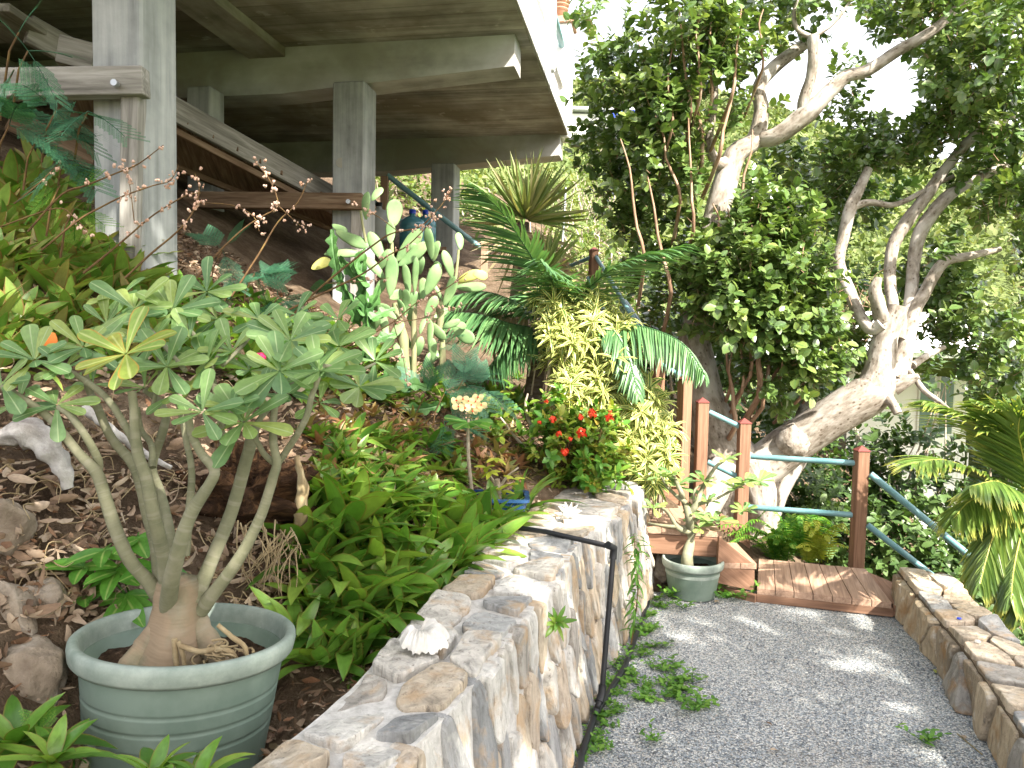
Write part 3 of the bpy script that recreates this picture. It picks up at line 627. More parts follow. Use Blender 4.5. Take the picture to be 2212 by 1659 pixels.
# ------------------------------------------------------------------ redwood steps, deck and handrail
DK = thing('wooden_deck', (2.0, 4.9, .0), 'low redwood deck of seven boards at the end of the gravel path', 'deck')
fl, fr, bl, br = G(1636, 1271, .10), G(1928, 1302, .10), G(1640, 1207, .10), G(1872, 1229, .10)
fl2 = fl + (fl - fr) * .03; nbd = 7
def slabpoly(mb, pts, z0, z1, g=(1, 0)):
    p = np.array([[q[0], q[1], z1] for q in pts] + [[q[0], q[1], z0] for q in pts]); n = len(pts)
    Fs = [list(range(n)), list(range(2 * n - 1, n - 1, -1))] + [[i, i + n, (i + 1) % n + n, (i + 1) % n] for i in range(n)]
    ar = sum(pts[i][0] * pts[(i + 1) % n][1] - pts[(i + 1) % n][0] * pts[i][1] for i in range(n))
    if ar < 0: Fs = [f[::-1] for f in Fs]
    gx = np.array([g[0], g[1], 0.]); gx /= np.linalg.norm(gx); gy = np.array([-gx[1], gx[0], 0]); off = RNG.random(3) * 20
    mb.add(p, Fs, np.stack([p @ gx, p @ gy, p[:, 2]], 1) + off); return mb
for k in range(nbd):
    t0_, t1_ = (k + .0) / nbd, (k + 1 - .045) / nbd
    q = [fl + (fr - fl) * t0_, fl + (fr - fl) * t1_, bl + (br - bl) * t1_, bl + (br - bl) * t0_]
    slabpoly(MB(), q, .062, .10 + .0015 * (k % 2), (bl - fl)[:2]).build('board', MT['redwood_deck'], DK)
d_ = fr - fl
MB().beam(fl * [1, 1, 0] + ZZ * .035 - d_ * .0 + np.array([0, .02, 0]), fr * [1, 1, 0] + ZZ * .035 + d_ * .02 + np.array([0, .02, 0]), .04, .053).build('front_trim', MT['redwood'], DK)
a = G(1505, 1262, .03); 
MB().beam(a * [1, 1, 0] + ZZ * .03, fl * [1, 1, 0] + ZZ * .03 - d_ * .005, .035, .06).build('side_trim', MT['redwood'], DK)
q = [fr + d_ * .012, fr + d_ * .11 + np.array([0, .02, 0]), br + (br - bl) * .13 - np.array([0, .25, 0]), br + (br - bl) * .012]
slabpoly(MB(), q, .02, .08, (br - fr)[:2]).build('corner_board', MT['redwood'], DK)
ST = thing('wooden_steps', (1.2, 5.2, 0), 'redwood steps climbing from the deck behind the end of the stone wall', 'steps')
zA, zB, zC = .245, .43, .60
pA = [G(1553, 1160, zA), G(1634, 1218, zA), G(1629, 1156, zA), G(1563, 1130, zA)]
a0, a1 = G(1565, 1216, zA), G(1636, 1218, zA); c1 = a1 + np.array([.02, .50, 0]); c0 = a0 + np.array([.02, .50, 0])
for k in range(2):
    f0, f1 = k / 2, (k + .96) / 2
    q = [a0 + (a1 - a0) * f0, a0 + (a1 - a0) * f1, c0 + (c1 - c0) * f1, c0 + (c1 - c0) * f0]
    slabpoly(MB(), q, zA - .035, zA, (0, 1)).build('tread', MT['redwood_deck'], ST)
# front stringer with its sloping top edge
def prism(mb, pts, ext):
    p = np.array(pts); n = len(p); V = np.concatenate([p, p + ext]); g = nrm(p[1] - p[0]); off = RNG.random(3) * 20
    Fs = [list(range(n))[::-1], [i + n for i in range(n)]] + [[i, (i + 1) % n, (i + 1) % n + n, i + n] for i in range(n)]
    h = np.cross(g, nrm(np.asarray(ext, float))); C = np.stack([V @ g, V @ h, V @ nrm(np.asarray(ext, float))], 1) + off
    mb.add(V, Fs, C); return mb
y_ = 4.72
prism(MB(), [P(1554, 1160, y_), P(1630, 1221, y_), P(1630, 1277, y_), P(1549, 1259, y_)], (0, .04, 0)).build('stringer', MT['redwood'], ST)
y_ = 5.5
prism(MB(), [P(1556, 1108, y_), P(1620, 1150, y_), P(1620, 1190, y_), P(1556, 1190, y_)], (0, .04, 0)).build('stringer', MT['redwood'], ST)
# landing
b0, b1 = G(1388, 1140, zB), G(1561, 1150, zB); e1 = b1 + np.array([.05, .74, 0]); e0 = b0 + np.array([.05, .74, 0]); nb = 4
for k in range(nb):
    f0, f1 = k / nb, (k + .965) / nb
    q = [b0 + (b1 - b0) * f0, b0 + (b1 - b0) * f1, e0 + (e1 - e0) * f1, e0 + (e1 - e0) * f0]
    slabpoly(MB(), q, zB - .035, zB + .001 * (k % 2), (0, 1)).build('tread', MT['redwood_deck'], ST)
MB().beam(b0 + np.array([-.02, .02, -.105]), b1 + np.array([.0, .02, -.105]), .035, .13).build('fascia', MT['redwood'], ST)
MB().beam(b1 + np.array([-.02, .03, -.105]), e1 + np.array([-.02, 0, -.105]), .035, .13).build('fascia', MT['redwood'], ST)
# upper flight going back
for k in range(6):
    z = zC + .175 * k; yy = 5.60 + .33 * k; xr = 1.33 - .06 * k; xl = .70 - .06 * k
    slabpoly(MB(), [(xl, yy), (xr, yy), (xr, yy + .34), (xl, yy + .34)], z - .035, z, (1, 0)).build('tread', MT['redwood_deck'], ST)
    slabpoly(MB(), [(xl, yy + .02), (xr, yy + .02), (xr, yy + .045), (xl, yy + .045)], z - .175, z - .037, (1, 0)).build('riser', MT['redwood'], ST)
# handrail
HR = thing('stair_handrail', (1.5, 5.5, 0), 'redwood posts with pyramid caps joined by blue green pipe rails', 'handrail')
PW = .083
def post(px, py, Y, zb, rot=0., par=HR):
    q = P(px, py, Y); zt = q[2]; A = np.array([[math.cos(rot), math.sin(rot), 0], [-math.sin(rot), math.cos(rot), 0], [0, 0, 1.]])
    hgt = zt - zb; mb = MB(); c = np.array([q[0], q[1] + PW / 2, (zb + zt - .03) / 2])
    mb.box(c, (PW / 2, PW / 2, (hgt - .03) / 2), A, .004); p = mb.build('post', MT['redwood'], par)
    b = np.array([[-1, -1, 0], [1, -1, 0], [1, 1, 0], [-1, 1, 0], [-1, -1, .12], [1, -1, .12], [1, 1, .12], [-1, 1, .12], [0, 0, .9]]) * (PW / 2 + .004)
    V = b @ A + c + ZZ * (hgt - .03) / 2
    MB().add(V, [[3, 2, 1, 0], [0, 1, 5, 4], [1, 2, 6, 5], [2, 3, 7, 6], [3, 0, 4, 7], [4, 5, 8], [5, 6, 8], [6, 7, 8], [7, 4, 8]]).build('cap', MT['redcap'], p)
    return q
p5 = post(1868, 967, 5.2, -.1); p4 = post(1612, 907, 5.55, -.05); p3 = post(1521, 862, 5.62, .1)
p2 = post(1483, 812, 5.62, .3, R(25)); p1 = post(1425, 768, 5.95, .3, R(20)); p0_ = post(1284, 534, 7.9, 1.0, R(15)); pm = post(1220, 558, 8.3, 1.2, R(10)); pn = post(1194, 566, 8.9, 1.2)
def pipe(a, b, r=.021, par=HR): MB().tube([a, b], r, 12).build('rail', MT['teal'], par)
pipe(P(1622, 986, 5.6), P(1858, 1001, 5.25)); pipe(P(1612, 1095, 5.6), P(1850, 1113, 5.25))
pipe(P(1532, 890, 5.67), P(1605, 925, 5.6)); pipe(P(1529, 998, 5.67), P(1600, 1033, 5.6))
pipe(P(1428, 786, 5.99), P(1478, 818, 5.7)); pipe(P(1420, 900, 5.99), P(1470, 935, 5.7))
pipe(P(1286, 552, 7.95), P(1412, 760, 6.0), .021); pipe(P(1270, 600, 7.95), P(1405, 880, 6.0), .021); pipe(P(1350, 650, 7.3), P(1412, 740, 6.2), .02)
pipe(P(1225, 577, 8.3), P(1276, 556, 7.95), .021)
pipe(P(1880, 1024, 5.2), P(2330, 1395, 4.75), .024); pipe(P(1874, 1134, 5.2), P(2150, 1350, 4.9), .022)
HR2 = thing('upper_handrail', P(1045, 560, 9.4), 'sunlit orange post and pale teal rail running down behind the columns', 'handrail')
q = P(831, 380, 9.3); MB().box((q[0], q[1], 2.9), (.045, .045, .75), None).build('post', MT['redwood_deck'], HR2)
q = P(1047, 520, 9.6); MB().box((q[0], q[1], q[2] - .35), (.045, .045, .36), None).build('post', MT['redwood_deck'], HR2)
pipe(P(836, 378, 9.3), P(1046, 541, 9.6), .034, HR2); pipe(P(800, 430, 9.3), P(905, 505, 9.5), .03, HR2)

# ------------------------------------------------------------------ vegetation helpers
def hit(px, py, y0=1.2, y1=16.5):                        # where the sight line of a picture point meets the slope
    d = ray(px, py); d = d / d[1]; Y = np.arange(y0, y1, .04); z = CAMH + d[2] * Y; x = d[0] * Y
    hz = height(x, Y); k = np.nonzero(z < hz)[0]
    i = k[0] if len(k) else len(Y) - 1
    return np.array([x[i], Y[i], hz[i]])
def hgt(x, y): return float(height(np.array([x]), np.array([y]))[0])
LT = dict(tree=leaf_t(3, 3, 'oval', .12, .25), tiny=leaf_t(2, 2, 'oval', .1, 0), call=leaf_t(6, 3, 'lance', .35, .3), obov=leaf_t(6, 5, 'obov', .16, .18), strap=leaf_t(6, 3, 'strap', .55, .35),
          blade=leaf_t(4, 3, 'blade', .18, .5), oval=leaf_t(5, 3, 'oval', .2, .2), dr=leaf_t(5, 5, 'lance', .55, .3), lit=leaf_t(2, 3, 'oval', .3, -.4), lit2=leaf_t(5, 3, 'oval', .5, -.7, .1))
def sprays(mb, T, cen, dirs, m, tl, L, W, open_=.9, sprig=None):
    N = len(cen)
    if N == 0: return
    dirs = nrm(dirs); a = nrm(np.cross(dirs, rdir(N))); b = np.cross(dirs, a); k = np.arange(m)
    ph = (k * 2.4)[None, :, None] + RNG.random((N, 1, 1)) * 6.28
    t = (k / m)[None, :, None]
    rad = np.cos(ph) * a[:, None] + np.sin(ph) * b[:, None]
    pos = cen[:, None] + dirs[:, None] * t * tl
    d = nrm(dirs[:, None] * (.25 + .6 * t) + rad * open_ + .25 * RNG.standard_normal((N, m, 3)))
    up = nrm(dirs[:, None] * .7 + np.array([.15, -.1, .9]) + .35 * RNG.standard_normal((N, m, 3)))
    sz = .5 + .8 * RNG.random((N * m))
    rn = np.clip(np.repeat(RNG.random(N), m) * .6 + RNG.random(N * m) * .4, 0, 1)
    leaves(mb, T, pos.reshape(-1, 3), d.reshape(-1, 3), up.reshape(-1, 3), L * sz, W * sz, 1., rn)
    if sprig is not None:
        r = .0035 * (L / .09); s3 = np.array([0, 2.09, 4.19])
        V = np.stack([np.concatenate([(c + (a[i] * math.cos(q) + b[i] * math.sin(q)) * r)[None] for q in s3] + [(c + dirs[i] * tl)[None]]) for i, c in enumerate(cen - dirs * tl * .3)])
        Fp = np.array([(0, 1, 3), (1, 2, 3), (2, 0, 3)])
        sprig.add(V.reshape(-1, 3), (Fp[None] + (np.arange(N) * 4)[:, None, None]).reshape(-1, 3))
def blob(cx, cy, rx, ry, Y, dY, N, up=.7):
    c = P(cx, cy, Y); q = rdir(N) * (RNG.random(N) ** .4)[:, None]
    s = np.array([px2m(rx, Y), dY, px2m(ry, Y)])
    return c + q * s, nrm(q * .8 + np.array([.1, -.25, up]) + .4 * RNG.standard_normal((N, 3)))
def skel(mb, lst, n=10, wob=.12, sub=4, closed=False):
    for br in lst:
        pts = np.array([P(a, b, Y) for a, b, Y, r in br]); rad = np.array([px2m(r, Y) for a, b, Y, r in br])
        mb.tube(pts, rad, n, True, True, wob, sub)

# ------------------------------------------------------------------ the big tree behind the handrail
tb = P(1590, 1100, 6.6)
TR = thing('spreading_tree', tb, 'big pale barked tree with low spreading limbs and glossy leaves behind the handrail', 'tree')
Y = 6.5
main = [[(1592, 1130, 6.6, 88), (1588, 1060, 6.55, 78), (1575, 1000, 6.5, 66), (1545, 930, 6.5, 48), (1527, 860, 6.5, 37), (1505, 770, 6.55, 36), (1498, 690, 6.6, 32), (1512, 600, 6.65, 28), (1530, 520, 6.7, 27), (1546, 465, 6.7, 26), (1563, 405, 6.7, 27), (1588, 335, 6.7, 24), (1630, 302, 6.7, 19), (1645, 240, 6.75, 16), (1640, 187, 6.8, 14), (1675, 143, 6.85, 14), (1735, 98, 6.9, 12), (1742, 90, 6.9, 11)],
        [(1640, 1010, 6.45, 48), (1700, 965, 6.4, 46), (1760, 925, 6.3, 42), (1830, 880, 6.2, 42), (1885, 845, 6.15, 44), (1900, 800, 6.15, 32), (1912, 730, 6.15, 25), (1932, 690, 6.15, 22), (1941, 662, 6.15, 20)],
        [(1588, 345, 6.7, 20), (1560, 355, 6.65, 14), (1541, 340, 6.6, 11), (1532, 300, 6.6, 9), (1545, 200, 6.6, 7), (1540, 60, 6.7, 5), (1548, -40, 6.7, 4)],
        [(1640, 300, 6.7, 18), (1680, 293, 6.6, 19), (1741, 247, 6.5, 21), (1775, 215, 6.45, 17), (1825, 167, 6.4, 14), (1875, 152, 6.35, 13), (1941, 108, 6.3, 12), (1988, 84, 6.25, 12), (2035, 50, 6.2, 10), (2075, 10, 6.2, 10), (2120, -30, 6.2, 8)],
        [(1741, 247, 6.5, 14), (1735, 222, 6.5, 12), (1752, 165, 6.45, 11), (1757, 120, 6.4, 11), (1757, 78, 6.4, 13)],
        [(1755, 82, 6.4, 6), (1722, 62, 6.4, 5), (1716, 20, 6.4, 4), (1735, -30, 6.4, 3)], [(1760, 78, 6.4, 5), (1800, 50, 6.4, 4), (1835, 5, 6.4, 3), (1850, -30, 6.4, 3)],
        [(1925, 822, 6.15, 30), (1948, 780, 6.2, 20), (1962, 720, 6.25, 16), (1976, 670, 6.3, 14), (1998, 632, 6.35, 13), (2018, 594, 6.35, 12), (2045, 563, 6.35, 11), (2091, 554, 6.35, 9), (2160, 538, 6.4, 6)],
        [(1905, 690, 6.15, 16), (1896, 655, 6.1, 15), (1890, 626, 6.1, 13), (1898, 600, 6.1, 8)],
        [(1905, 700, 6.1, 14), (1884, 712, 6.15, 13), (1862, 690, 6.2, 12), (1846, 655, 6.3, 13), (1828, 615, 6.4, 13), (1812, 565, 6.5, 12), (1822, 515, 6.55, 12), (1837, 450, 6.6, 13), (1858, 405, 6.65, 11), (1876, 365, 6.7, 9)],
        [(1841, 447, 6.6, 9), (1880, 437, 6.6, 7), (1925, 443, 6.6, 6), (1960, 432, 6.6, 6), (1996, 412, 6.6, 5), (2060, 380, 6.6, 4)],
        [(1930, 665, 6.3, 12), (1922, 600, 6.5, 12), (1930, 530, 6.6, 13), (1958, 480, 6.6, 14), (1990, 438, 6.6, 13), (2041, 367, 6.6, 11), (2101, 297, 6.6, 10), (2175, 257, 6.6, 9), (2230, 235, 6.6, 8)],
        [(1945, 735, 6.22, 12), (1962, 680, 6.32, 13), (1970, 620, 6.45, 13), (1975, 560, 6.6, 13), (1990, 497, 6.6, 15), (2041, 430, 6.6, 14), (2090, 395, 6.6, 12), (2138, 372, 6.6, 10), (2190, 350, 6.6, 7)],
        [(1930, 835, 6.1, 20), (1960, 822, 6.05, 14), (1985, 812, 6.0, 6)], [(1900, 850, 6.1, 20), (1925, 868, 6.0, 11), (1940, 893, 5.95, 9)],
        [(1965, 800, 6.1, 6), (1995, 842, 6.0, 6), (2030, 868, 5.9, 5), (2072, 905, 5.8, 4)],
        [(1970, 790, 6.2, 9), (2000, 770, 6.3, 7), (2040, 750, 6.4, 5)]]
mb = MB(); skel(mb, main[:1], 20, .10); mb.build('trunk', MT['bark'], TR)
for br in main[1:]: mb = MB(); skel(mb, [br], 14, .10); mb.build('limb', MT['bark'], TR)
# roots of the trunk and the burl
mb = MB(); skel(mb, [[(1560, 1010, 6.35, 40), (1530, 1080, 6.2, 38), (1500, 1150, 6.1, 30)], [(1620, 1010, 6.3, 45), (1640, 1070, 6.2, 36), (1650, 1120, 6.2, 26)]], 12, .2); mb.build('root_flare', MT['bark'], TR)
mb = MB(); mb.tube([P(1712, 955, 6.27), P(1709, 957, 6.19), P(1708, 958, 6.15)], [px2m(40, 6), px2m(30, 6), px2m(8, 6)], 12, True, True, .25, 3); mb.build('burl', MT['bark'], TR)
mb = MB()
for (x0, y0, x1, y1, r) in [(1590, 965, 1578, 760, 7), (1585, 870, 1555, 690, 5), (1600, 900, 1612, 640, 4), (1636, 930, 1650, 560, 8), (1640, 900, 1690, 600, 5), (1650, 925, 1640, 700, 5), (1520, 420, 1500, 60, 5), (1545, 390, 1590, 120, 5), (1500, 560, 1480, 250, 4), (1668, 860, 1740, 520, 4), (1600, 520, 1620, 280, 4), (1480, 480, 1420, 250, 4), (1460, 700, 1400, 380, 5), (1405, 620, 1340, 300, 4), (1500, 300, 1470, 20, 4), (1575, 260, 1600, 10, 4), (1780, 850, 1760, 600, 3), (1560, 600, 1545, 440, 4), (1600, 700, 1610, 480, 4), (1625, 680, 1640, 520, 3), (1700, 760, 1700, 560, 4), (1655, 720, 1665, 540, 3), (1730, 900, 1735, 700, 4), (1690, 850, 1685, 640, 4), (1620, 860, 1625, 620, 5), (1570, 620, 1580, 450, 3), (1450, 330, 1445, 100, 3), (1515, 260, 1500, 30, 3), (1650, 180, 1640, 20, 3), (1540, 260, 1530, 40, 4)]:
    Yc = 5.95 + random.random() * .3
    pts = [P(x0 + (x1 - x0) * t + random.uniform(-10, 10) * t, y0 + (y1 - y0) * t, Yc) for t in np.linspace(0, 1, 6)]; pts[0] = pts[0] + [0, 6.6 - Yc, -.12]
    mb.tube(pts, np.linspace(px2m(r, 6.4), px2m(1.5, 6.4), 6), 6, True, True, .1, 2)
mb.build('upright_shoots', MT['bark2'], TR)
CB = [(1470, 110, 105, 130, 6.3, .5, 120), (1570, 130, 85, 150, 6.5, .5, 110), (1410, 330, 100, 140, 6.6, .5, 95), (1450, 250, 80, 90, 6.2, .4, 60), (1370, 200, 60, 70, 6.6, .4, 34), (1400, 500, 80, 90, 6.8, .4, 62), (1600, 560, 90, 150, 6.0, .3, 120),
      (1700, 600, 110, 150, 6.1, .4, 150), (1560, 640, 70, 110, 6.0, .25, 70), (1470, 620, 50, 110, 6.5, .3, 45), (1650, 470, 75, 70, 6.3, .3, 55), (1770, 430, 60, 85, 7.2, .5, 60), (1690, 780, 95, 95, 6.1, .3, 105), (1770, 700, 85, 90, 6.1, .3, 70), (1640, 700, 70, 80, 5.95, .2, 60),
      (1900, 330, 120, 60, 7.0, .6, 95), (2110, 120, 110, 130, 6.2, .6, 150), (2120, 290, 100, 80, 6.4, .5, 90), (2130, 430, 70, 90, 6.6, .5, 60), (2120, 600, 100, 110, 6.7, .5, 105), (2010, 640, 70, 80, 6.8, .4, 50), (2100, 760, 90, 90, 6.6, .5, 85), (1990, 560, 40, 50, 6.2, .3, 20),
      (1850, 250, 60, 60, 7.4, .5, 24), (1690, 40, 90, 60, 6.8, .5, 50), (1860, 10, 70, 40, 6.6, .4, 22), (1990, 30, 90, 60, 6.3, .5, 66), (1640, 230, 40, 50, 6.6, .3, 18), (1830, 760, 60, 60, 6.5, .3, 36), (1745, 330, 50, 50, 6.9, .3, 24), (2040, 220, 40, 60, 6.8, .4, 22), (1960, 700, 40, 30, 6.0, .2, 12), (1880, 770, 35, 40, 6.0, .2, 20),
      (1520, 480, 50, 60, 6.4, .25, 30), (1315, 100, 52, 70, 6.9, .4, 18), (1300, 30, 42, 40, 6.9, .4, 12), (1340, 420, 60, 60, 7.0, .3, 26), (1430, 720, 40, 60, 6.9, .3, 18), (2180, 500, 60, 200, 6.0, .4, 70), (2090, 60, 130, 80, 7.2, .5, 90), (2170, 330, 60, 110, 7.4, .5, 60), (2060, 180, 70, 80, 7.6, .5, 50), (1960, 320, 60, 50, 7.4, .4, 34), (1300, 330, 60, 80, 7.4, .4, 34), (1300, 70, 40, 60, 7.2, .4, 18), (1310, 180, 50, 60, 7.0, .4, 30), (1840, 180, 50, 60, 7.6, .4, 22), (2150, 220, 60, 90, 7.0, .4, 50), (1900, 60, 60, 40, 7.4, .4, 22), (1660, 300, 20, 30, 6.6, .2, 6), (1560, 300, 60, 60, 6.4, .3, 40), (1510, 400, 40, 60, 6.3, .2, 24)]
mb = MB(); mt = MB()
SEG = []
for bi in (0, 1, 2, 3, 4, 7, 8, 9, 10, 11, 12):
    for a_, b_ in zip(main[bi][:-3] if bi != 1 else main[bi][:-1], main[bi][1:]):
        if bi == 0 and a_[1] > 500 and a_[1] < 800: continue
        SEG.append((a_, b_))
def clear_(c):
    ok = np.ones(len(c), bool); Mi = np.linalg.inv(M3); q = (c - [0, 0, CAMH]) @ Mi.T; px = 1106 + F * q[:, 0] / -q[:, 2]; py = 829.5 - F * q[:, 1] / -q[:, 2]
    for a_, b_ in SEG:
        A_ = np.array(a_[:2]); D2_ = np.array(b_[:2]) - A_; t = np.clip(((px - A_[0]) * D2_[0] + (py - A_[1]) * D2_[1]) / (D2_ @ D2_), 0, 1); ds = np.hypot(px - A_[0] - t * D2_[0], py - A_[1] - t * D2_[1])
        ok &= ~((ds < max(a_[3], b_[3]) + 13) & (RNG.random(len(c)) < .74) & (c[:, 1] < max(a_[2], b_[2]) + .12))
    for (gx, gy, rx, ry) in [(1930, 190, 65, 75), (1745, 170, 40, 35), (1840, 75, 35, 50), (1735, 300, 45, 45), (1960, 400, 75, 30), (1985, 800, 70, 60), (2130, 540, 60, 50), (1310, 40, 30, 30), (1880, 500, 50, 45), (2160, 640, 40, 40)]:
        ok &= ((px - gx) / rx) ** 2 + ((py - gy) / ry) ** 2 > (.55 + .9 * RNG.random(len(c)))
    return ok
for b in CB:
    c, d = blob(*b[:6], int(b[6] * 1.15)); k_ = clear_(c) & clear_(c + nrm(d) * .15); c, d = c[k_], d[k_]; sprays(mb, LT['tree'], c, d, 12, .20, .080, .062, .9, mt)
mb.build('crown', MT['treeleaf'], TR)
for k in range(120):
    p = P(random.gauss(1840, 40), random.gauss(680, 45), 6.25 + random.random() * .3); d = rdir(1)[0]; mt.tube([p, p + d * .08 + [0, 0, .02], p + d * .16], .0028, 3, False)
mt.build('twigs', MT['bark2'], TR)
# third stem: another tree further back
T3 = thing('leaning_tree', P(1640, 1110, 7.2), 'slimmer pale trunk leaning up behind the low limb of the big tree', 'tree')
mb = MB(); skel(mb, [[(1630, 1130, 7.2, 48), (1665, 1060, 7.2, 38), (1705, 990, 7.3, 36), (1735, 940, 7.5, 28), (1745, 880, 7.8, 20), (1760, 800, 8, 16), (1780, 720, 8.2, 11)]], 14, .1); mb.build('trunk', MT['bark'], T3)
mb = MB()
for b in [(1780, 640, 90, 100, 8.4, .6, 80), (1720, 860, 80, 70, 8.1, .5, 60), (1830, 420, 100, 90, 8.6, .6, 90), (1690, 400, 70, 90, 8.4, .4, 50)]:
    c, d = blob(*b[:6], b[6]); sprays(mb, LT['tree'], c, d, 9, .24, .11, .075, .9)
mb.build('crown', MT['darkleaf'], T3)
# understorey trees beyond the railing, each with stems of its own
UT = [('shaded bushy tree filling the space behind the lower pipe rails', (1760, 1270, 8.2), [(1720, 1080, 90, 80, 8.2, .6, 130), (1830, 1080, 90, 90, 8.6, .6, 140), (1780, 1180, 110, 60, 7.9, .4, 110), (1640, 960, 60, 60, 8.6, .4, 50), (1760, 970, 80, 60, 9.0, .5, 60)]),
      ('thin stemmed shrub below the sloping rails right of the last post', (1930, 1290, 7.8), [(1930, 1180, 80, 90, 7.8, .5, 120), (1960, 1080, 80, 70, 8.2, .5, 90), (2040, 1240, 90, 80, 7.6, .5, 120), (1900, 980, 50, 40, 8.6, .4, 30), (1990, 960, 70, 50, 8.4, .5, 34), (2040, 830, 50, 60, 8.6, .4, 14), (1850, 900, 40, 60, 9, .4, 14)]),
      ('dark leafy tree behind the yellow green palm', (2160, 1380, 8.0), [(2140, 1180, 90, 130, 8, .5, 150), (2190, 1000, 60, 120, 7.8, .5, 90), (2120, 1350, 120, 60, 7.4, .5, 110), (2170, 830, 60, 70, 7.6, .4, 60)]),
      ('dense bush on the bank between the upper steps and the trunk', (1440, 900, 8.3), [(1400, 860, 60, 90, 8.6, .5, 60), (1430, 760, 50, 80, 8.5, .4, 44), (1400, 660, 60, 70, 8.8, .5, 44), (1590, 760, 70, 140, 8.2, .5, 80), (1560, 900, 60, 70, 8.0, .4, 40)])]
for lab, (bx, by, bY), bl_ in UT:
    o = thing('background_tree', P(bx, by, bY), lab, 'tree', 'leafy trees beyond the handrail')
    mb = MB(); base = P(bx, by, bY)
    for b in bl_:
        for q in range(3):
            e = P(b[0] + random.uniform(-.5, .5) * b[2], b[1] + random.uniform(-.3, .3) * b[3], b[4]); mid = (base + e) / 2 + RNG.standard_normal(3) * .12
            mb.tube([base + RNG.standard_normal(3) * .08 * [1, 1, 0], mid, e], [.022, .015, .006], 5, False, True, 0, 3)
    mb.build('trunk', MT['twig'], o); mb = MB()
    for b in bl_: c, d = blob(*b[:6], b[6]); sprays(mb, LT['tree'], c, d, 9, .22, .10, .06, .9)
    mb.build('crown', MT['darkleaf'], o)

# ------------------------------------------------------------------ shade tree behind the camera
SH = thing('shade_tree', (4.6, -2.6, 0), 'broad leafy tree standing beside the path behind the viewpoint and shading the garden', 'tree')
mb = MB(); mb.tube([(4.6, -2.6, -1), (4.4, -2.3, 1.5), (3.8, -1.6, 3.2), (3, -1, 4.3)], [.22, .18, .13, .07], 10, True, True, .1, 4)
mb.tube([(4.4, -2.3, 1.5), (4.6, -1.4, 3.2), (4.4, -.2, 4.3)], [.14, .1, .05], 8, True, True, .1, 4); mb.build('trunk', MT['bark'], SH)
mb = MB(); 
for (c, s_, n) in [((3.2, -1.5, 4.6), (1.8, 1.4, .5), 400), ((4.0, .1, 4.2), (1.2, 1.1, .45), 230), ((1.6, -1.3, 4.9), (1.4, 1.1, .45), 280), ((2.6, .2, 5.6), (1.4, .8, .4), 170), ((1.9, -3.0, 4.6), (1.6, 1.1, .5), 240), ((.5, .1, 5.8), (1.3, .9, .4), 170), ((-.6, -.9, 5.4), (1.0, .9, .4), 110), ((.6, 1.1, 6.4), (1.0, .7, .35), 80), ((3.9, -1.2, 3.6), (1.3, 1.0, .5), 170)]:
    q = rdir(n) * (RNG.random(n) ** .35)[:, None]; c = np.array(c) + q * np.array(s_); sprays(mb, LT['tree'], c, nrm(q + [0, 0, .5]), 10, .26, .13, .085, 1.)
mb.build('crown', MT['darkleaf'], SH)

# ------------------------------------------------------------------ far scrub on the hills
def scatter_scrub(n, x0, x1, y0, y1, s0, s1, m, mat, name, lab, cond=None):
    x = x0 + (x1 - x0) * RNG.random(n); y = y0 + (y1 - y0) * RNG.random(n) ** 1.3
    ok = (np.abs(x) < y * .75 + 1) & (x > -y * .3); 
    if cond is not None: ok &= cond(x, y)
    x, y = x[ok], y[ok]
    k = 6; cx = np.repeat(x, k) + RNG.standard_normal(len(x) * k) * np.repeat(y, k) * .008; cy = np.repeat(y, k) + RNG.standard_normal(len(x) * k) * np.repeat(y, k) * .008
    sc = (np.repeat(y, k) / 30) ** .75
    z = hfar(cx, cy) + RNG.random(len(cx)) * 1.0 * sc
    mb = MB(); pos = np.stack([cx, cy, z], 1); sz = (s0 + (s1 - s0) * RNG.random(len(cx))) * sc
    leaves(mb, LT['tiny'], pos, rdir(len(cx), 0, 1), nrm(rdir(len(cx)) * .8 + [.2, -.4, .7]), sz, sz * .6)
    tag(mb.build(name, mat), lab, 'scrub', kind='stuff')
scatter_scrub(30000, -30, 95, 17, 130, .20, .42, 6, MT['farleaf'], 'hillside_scrub', 'sunlit green scrub covering the far hillside')
# mid ground scrub on the slope behind the house and palm
SC = [('pale scrubby bush on the slope behind the far concrete column', (1030, 560, 12.5), [(1020, 500, 60, 70, 12.5, .8, 80), (1010, 440, 50, 40, 13, .6, 40), (1040, 590, 60, 50, 11.5, .6, 60)]),
      ('dry twiggy bush behind the blue water jugs', (880, 560, 12.0), [(870, 430, 60, 50, 12, .7, 60), (900, 500, 60, 60, 12, .7, 70), (850, 400, 40, 30, 12.6, .5, 30)]),
      ('loose yellow green bush behind the pale pole', (1230, 640, 13), [(1220, 520, 60, 60, 13, .8, 60), (1250, 610, 60, 60, 12, .7, 60), (1200, 420, 50, 50, 14, .7, 40)]),
      ('open bush above the posts below the balcony corner', (1290, 560, 16), [(1290, 430, 60, 60, 16, .9, 55), (1300, 520, 50, 60, 15, .8, 60), (1280, 360, 40, 40, 17, .8, 30)]),
      ('light green bush beyond the upper steps', (1350, 720, 11), [(1340, 620, 50, 60, 11, .6, 60), (1330, 700, 50, 50, 10.4, .5, 50), (1370, 560, 40, 50, 12, .6, 40)]),
      ('small leafy bush seen through the gap under the wooden stair', (600, 520, 12.0), [(600, 480, 70, 40, 12, .6, 60), (660, 500, 50, 30, 12, .6, 36)])]
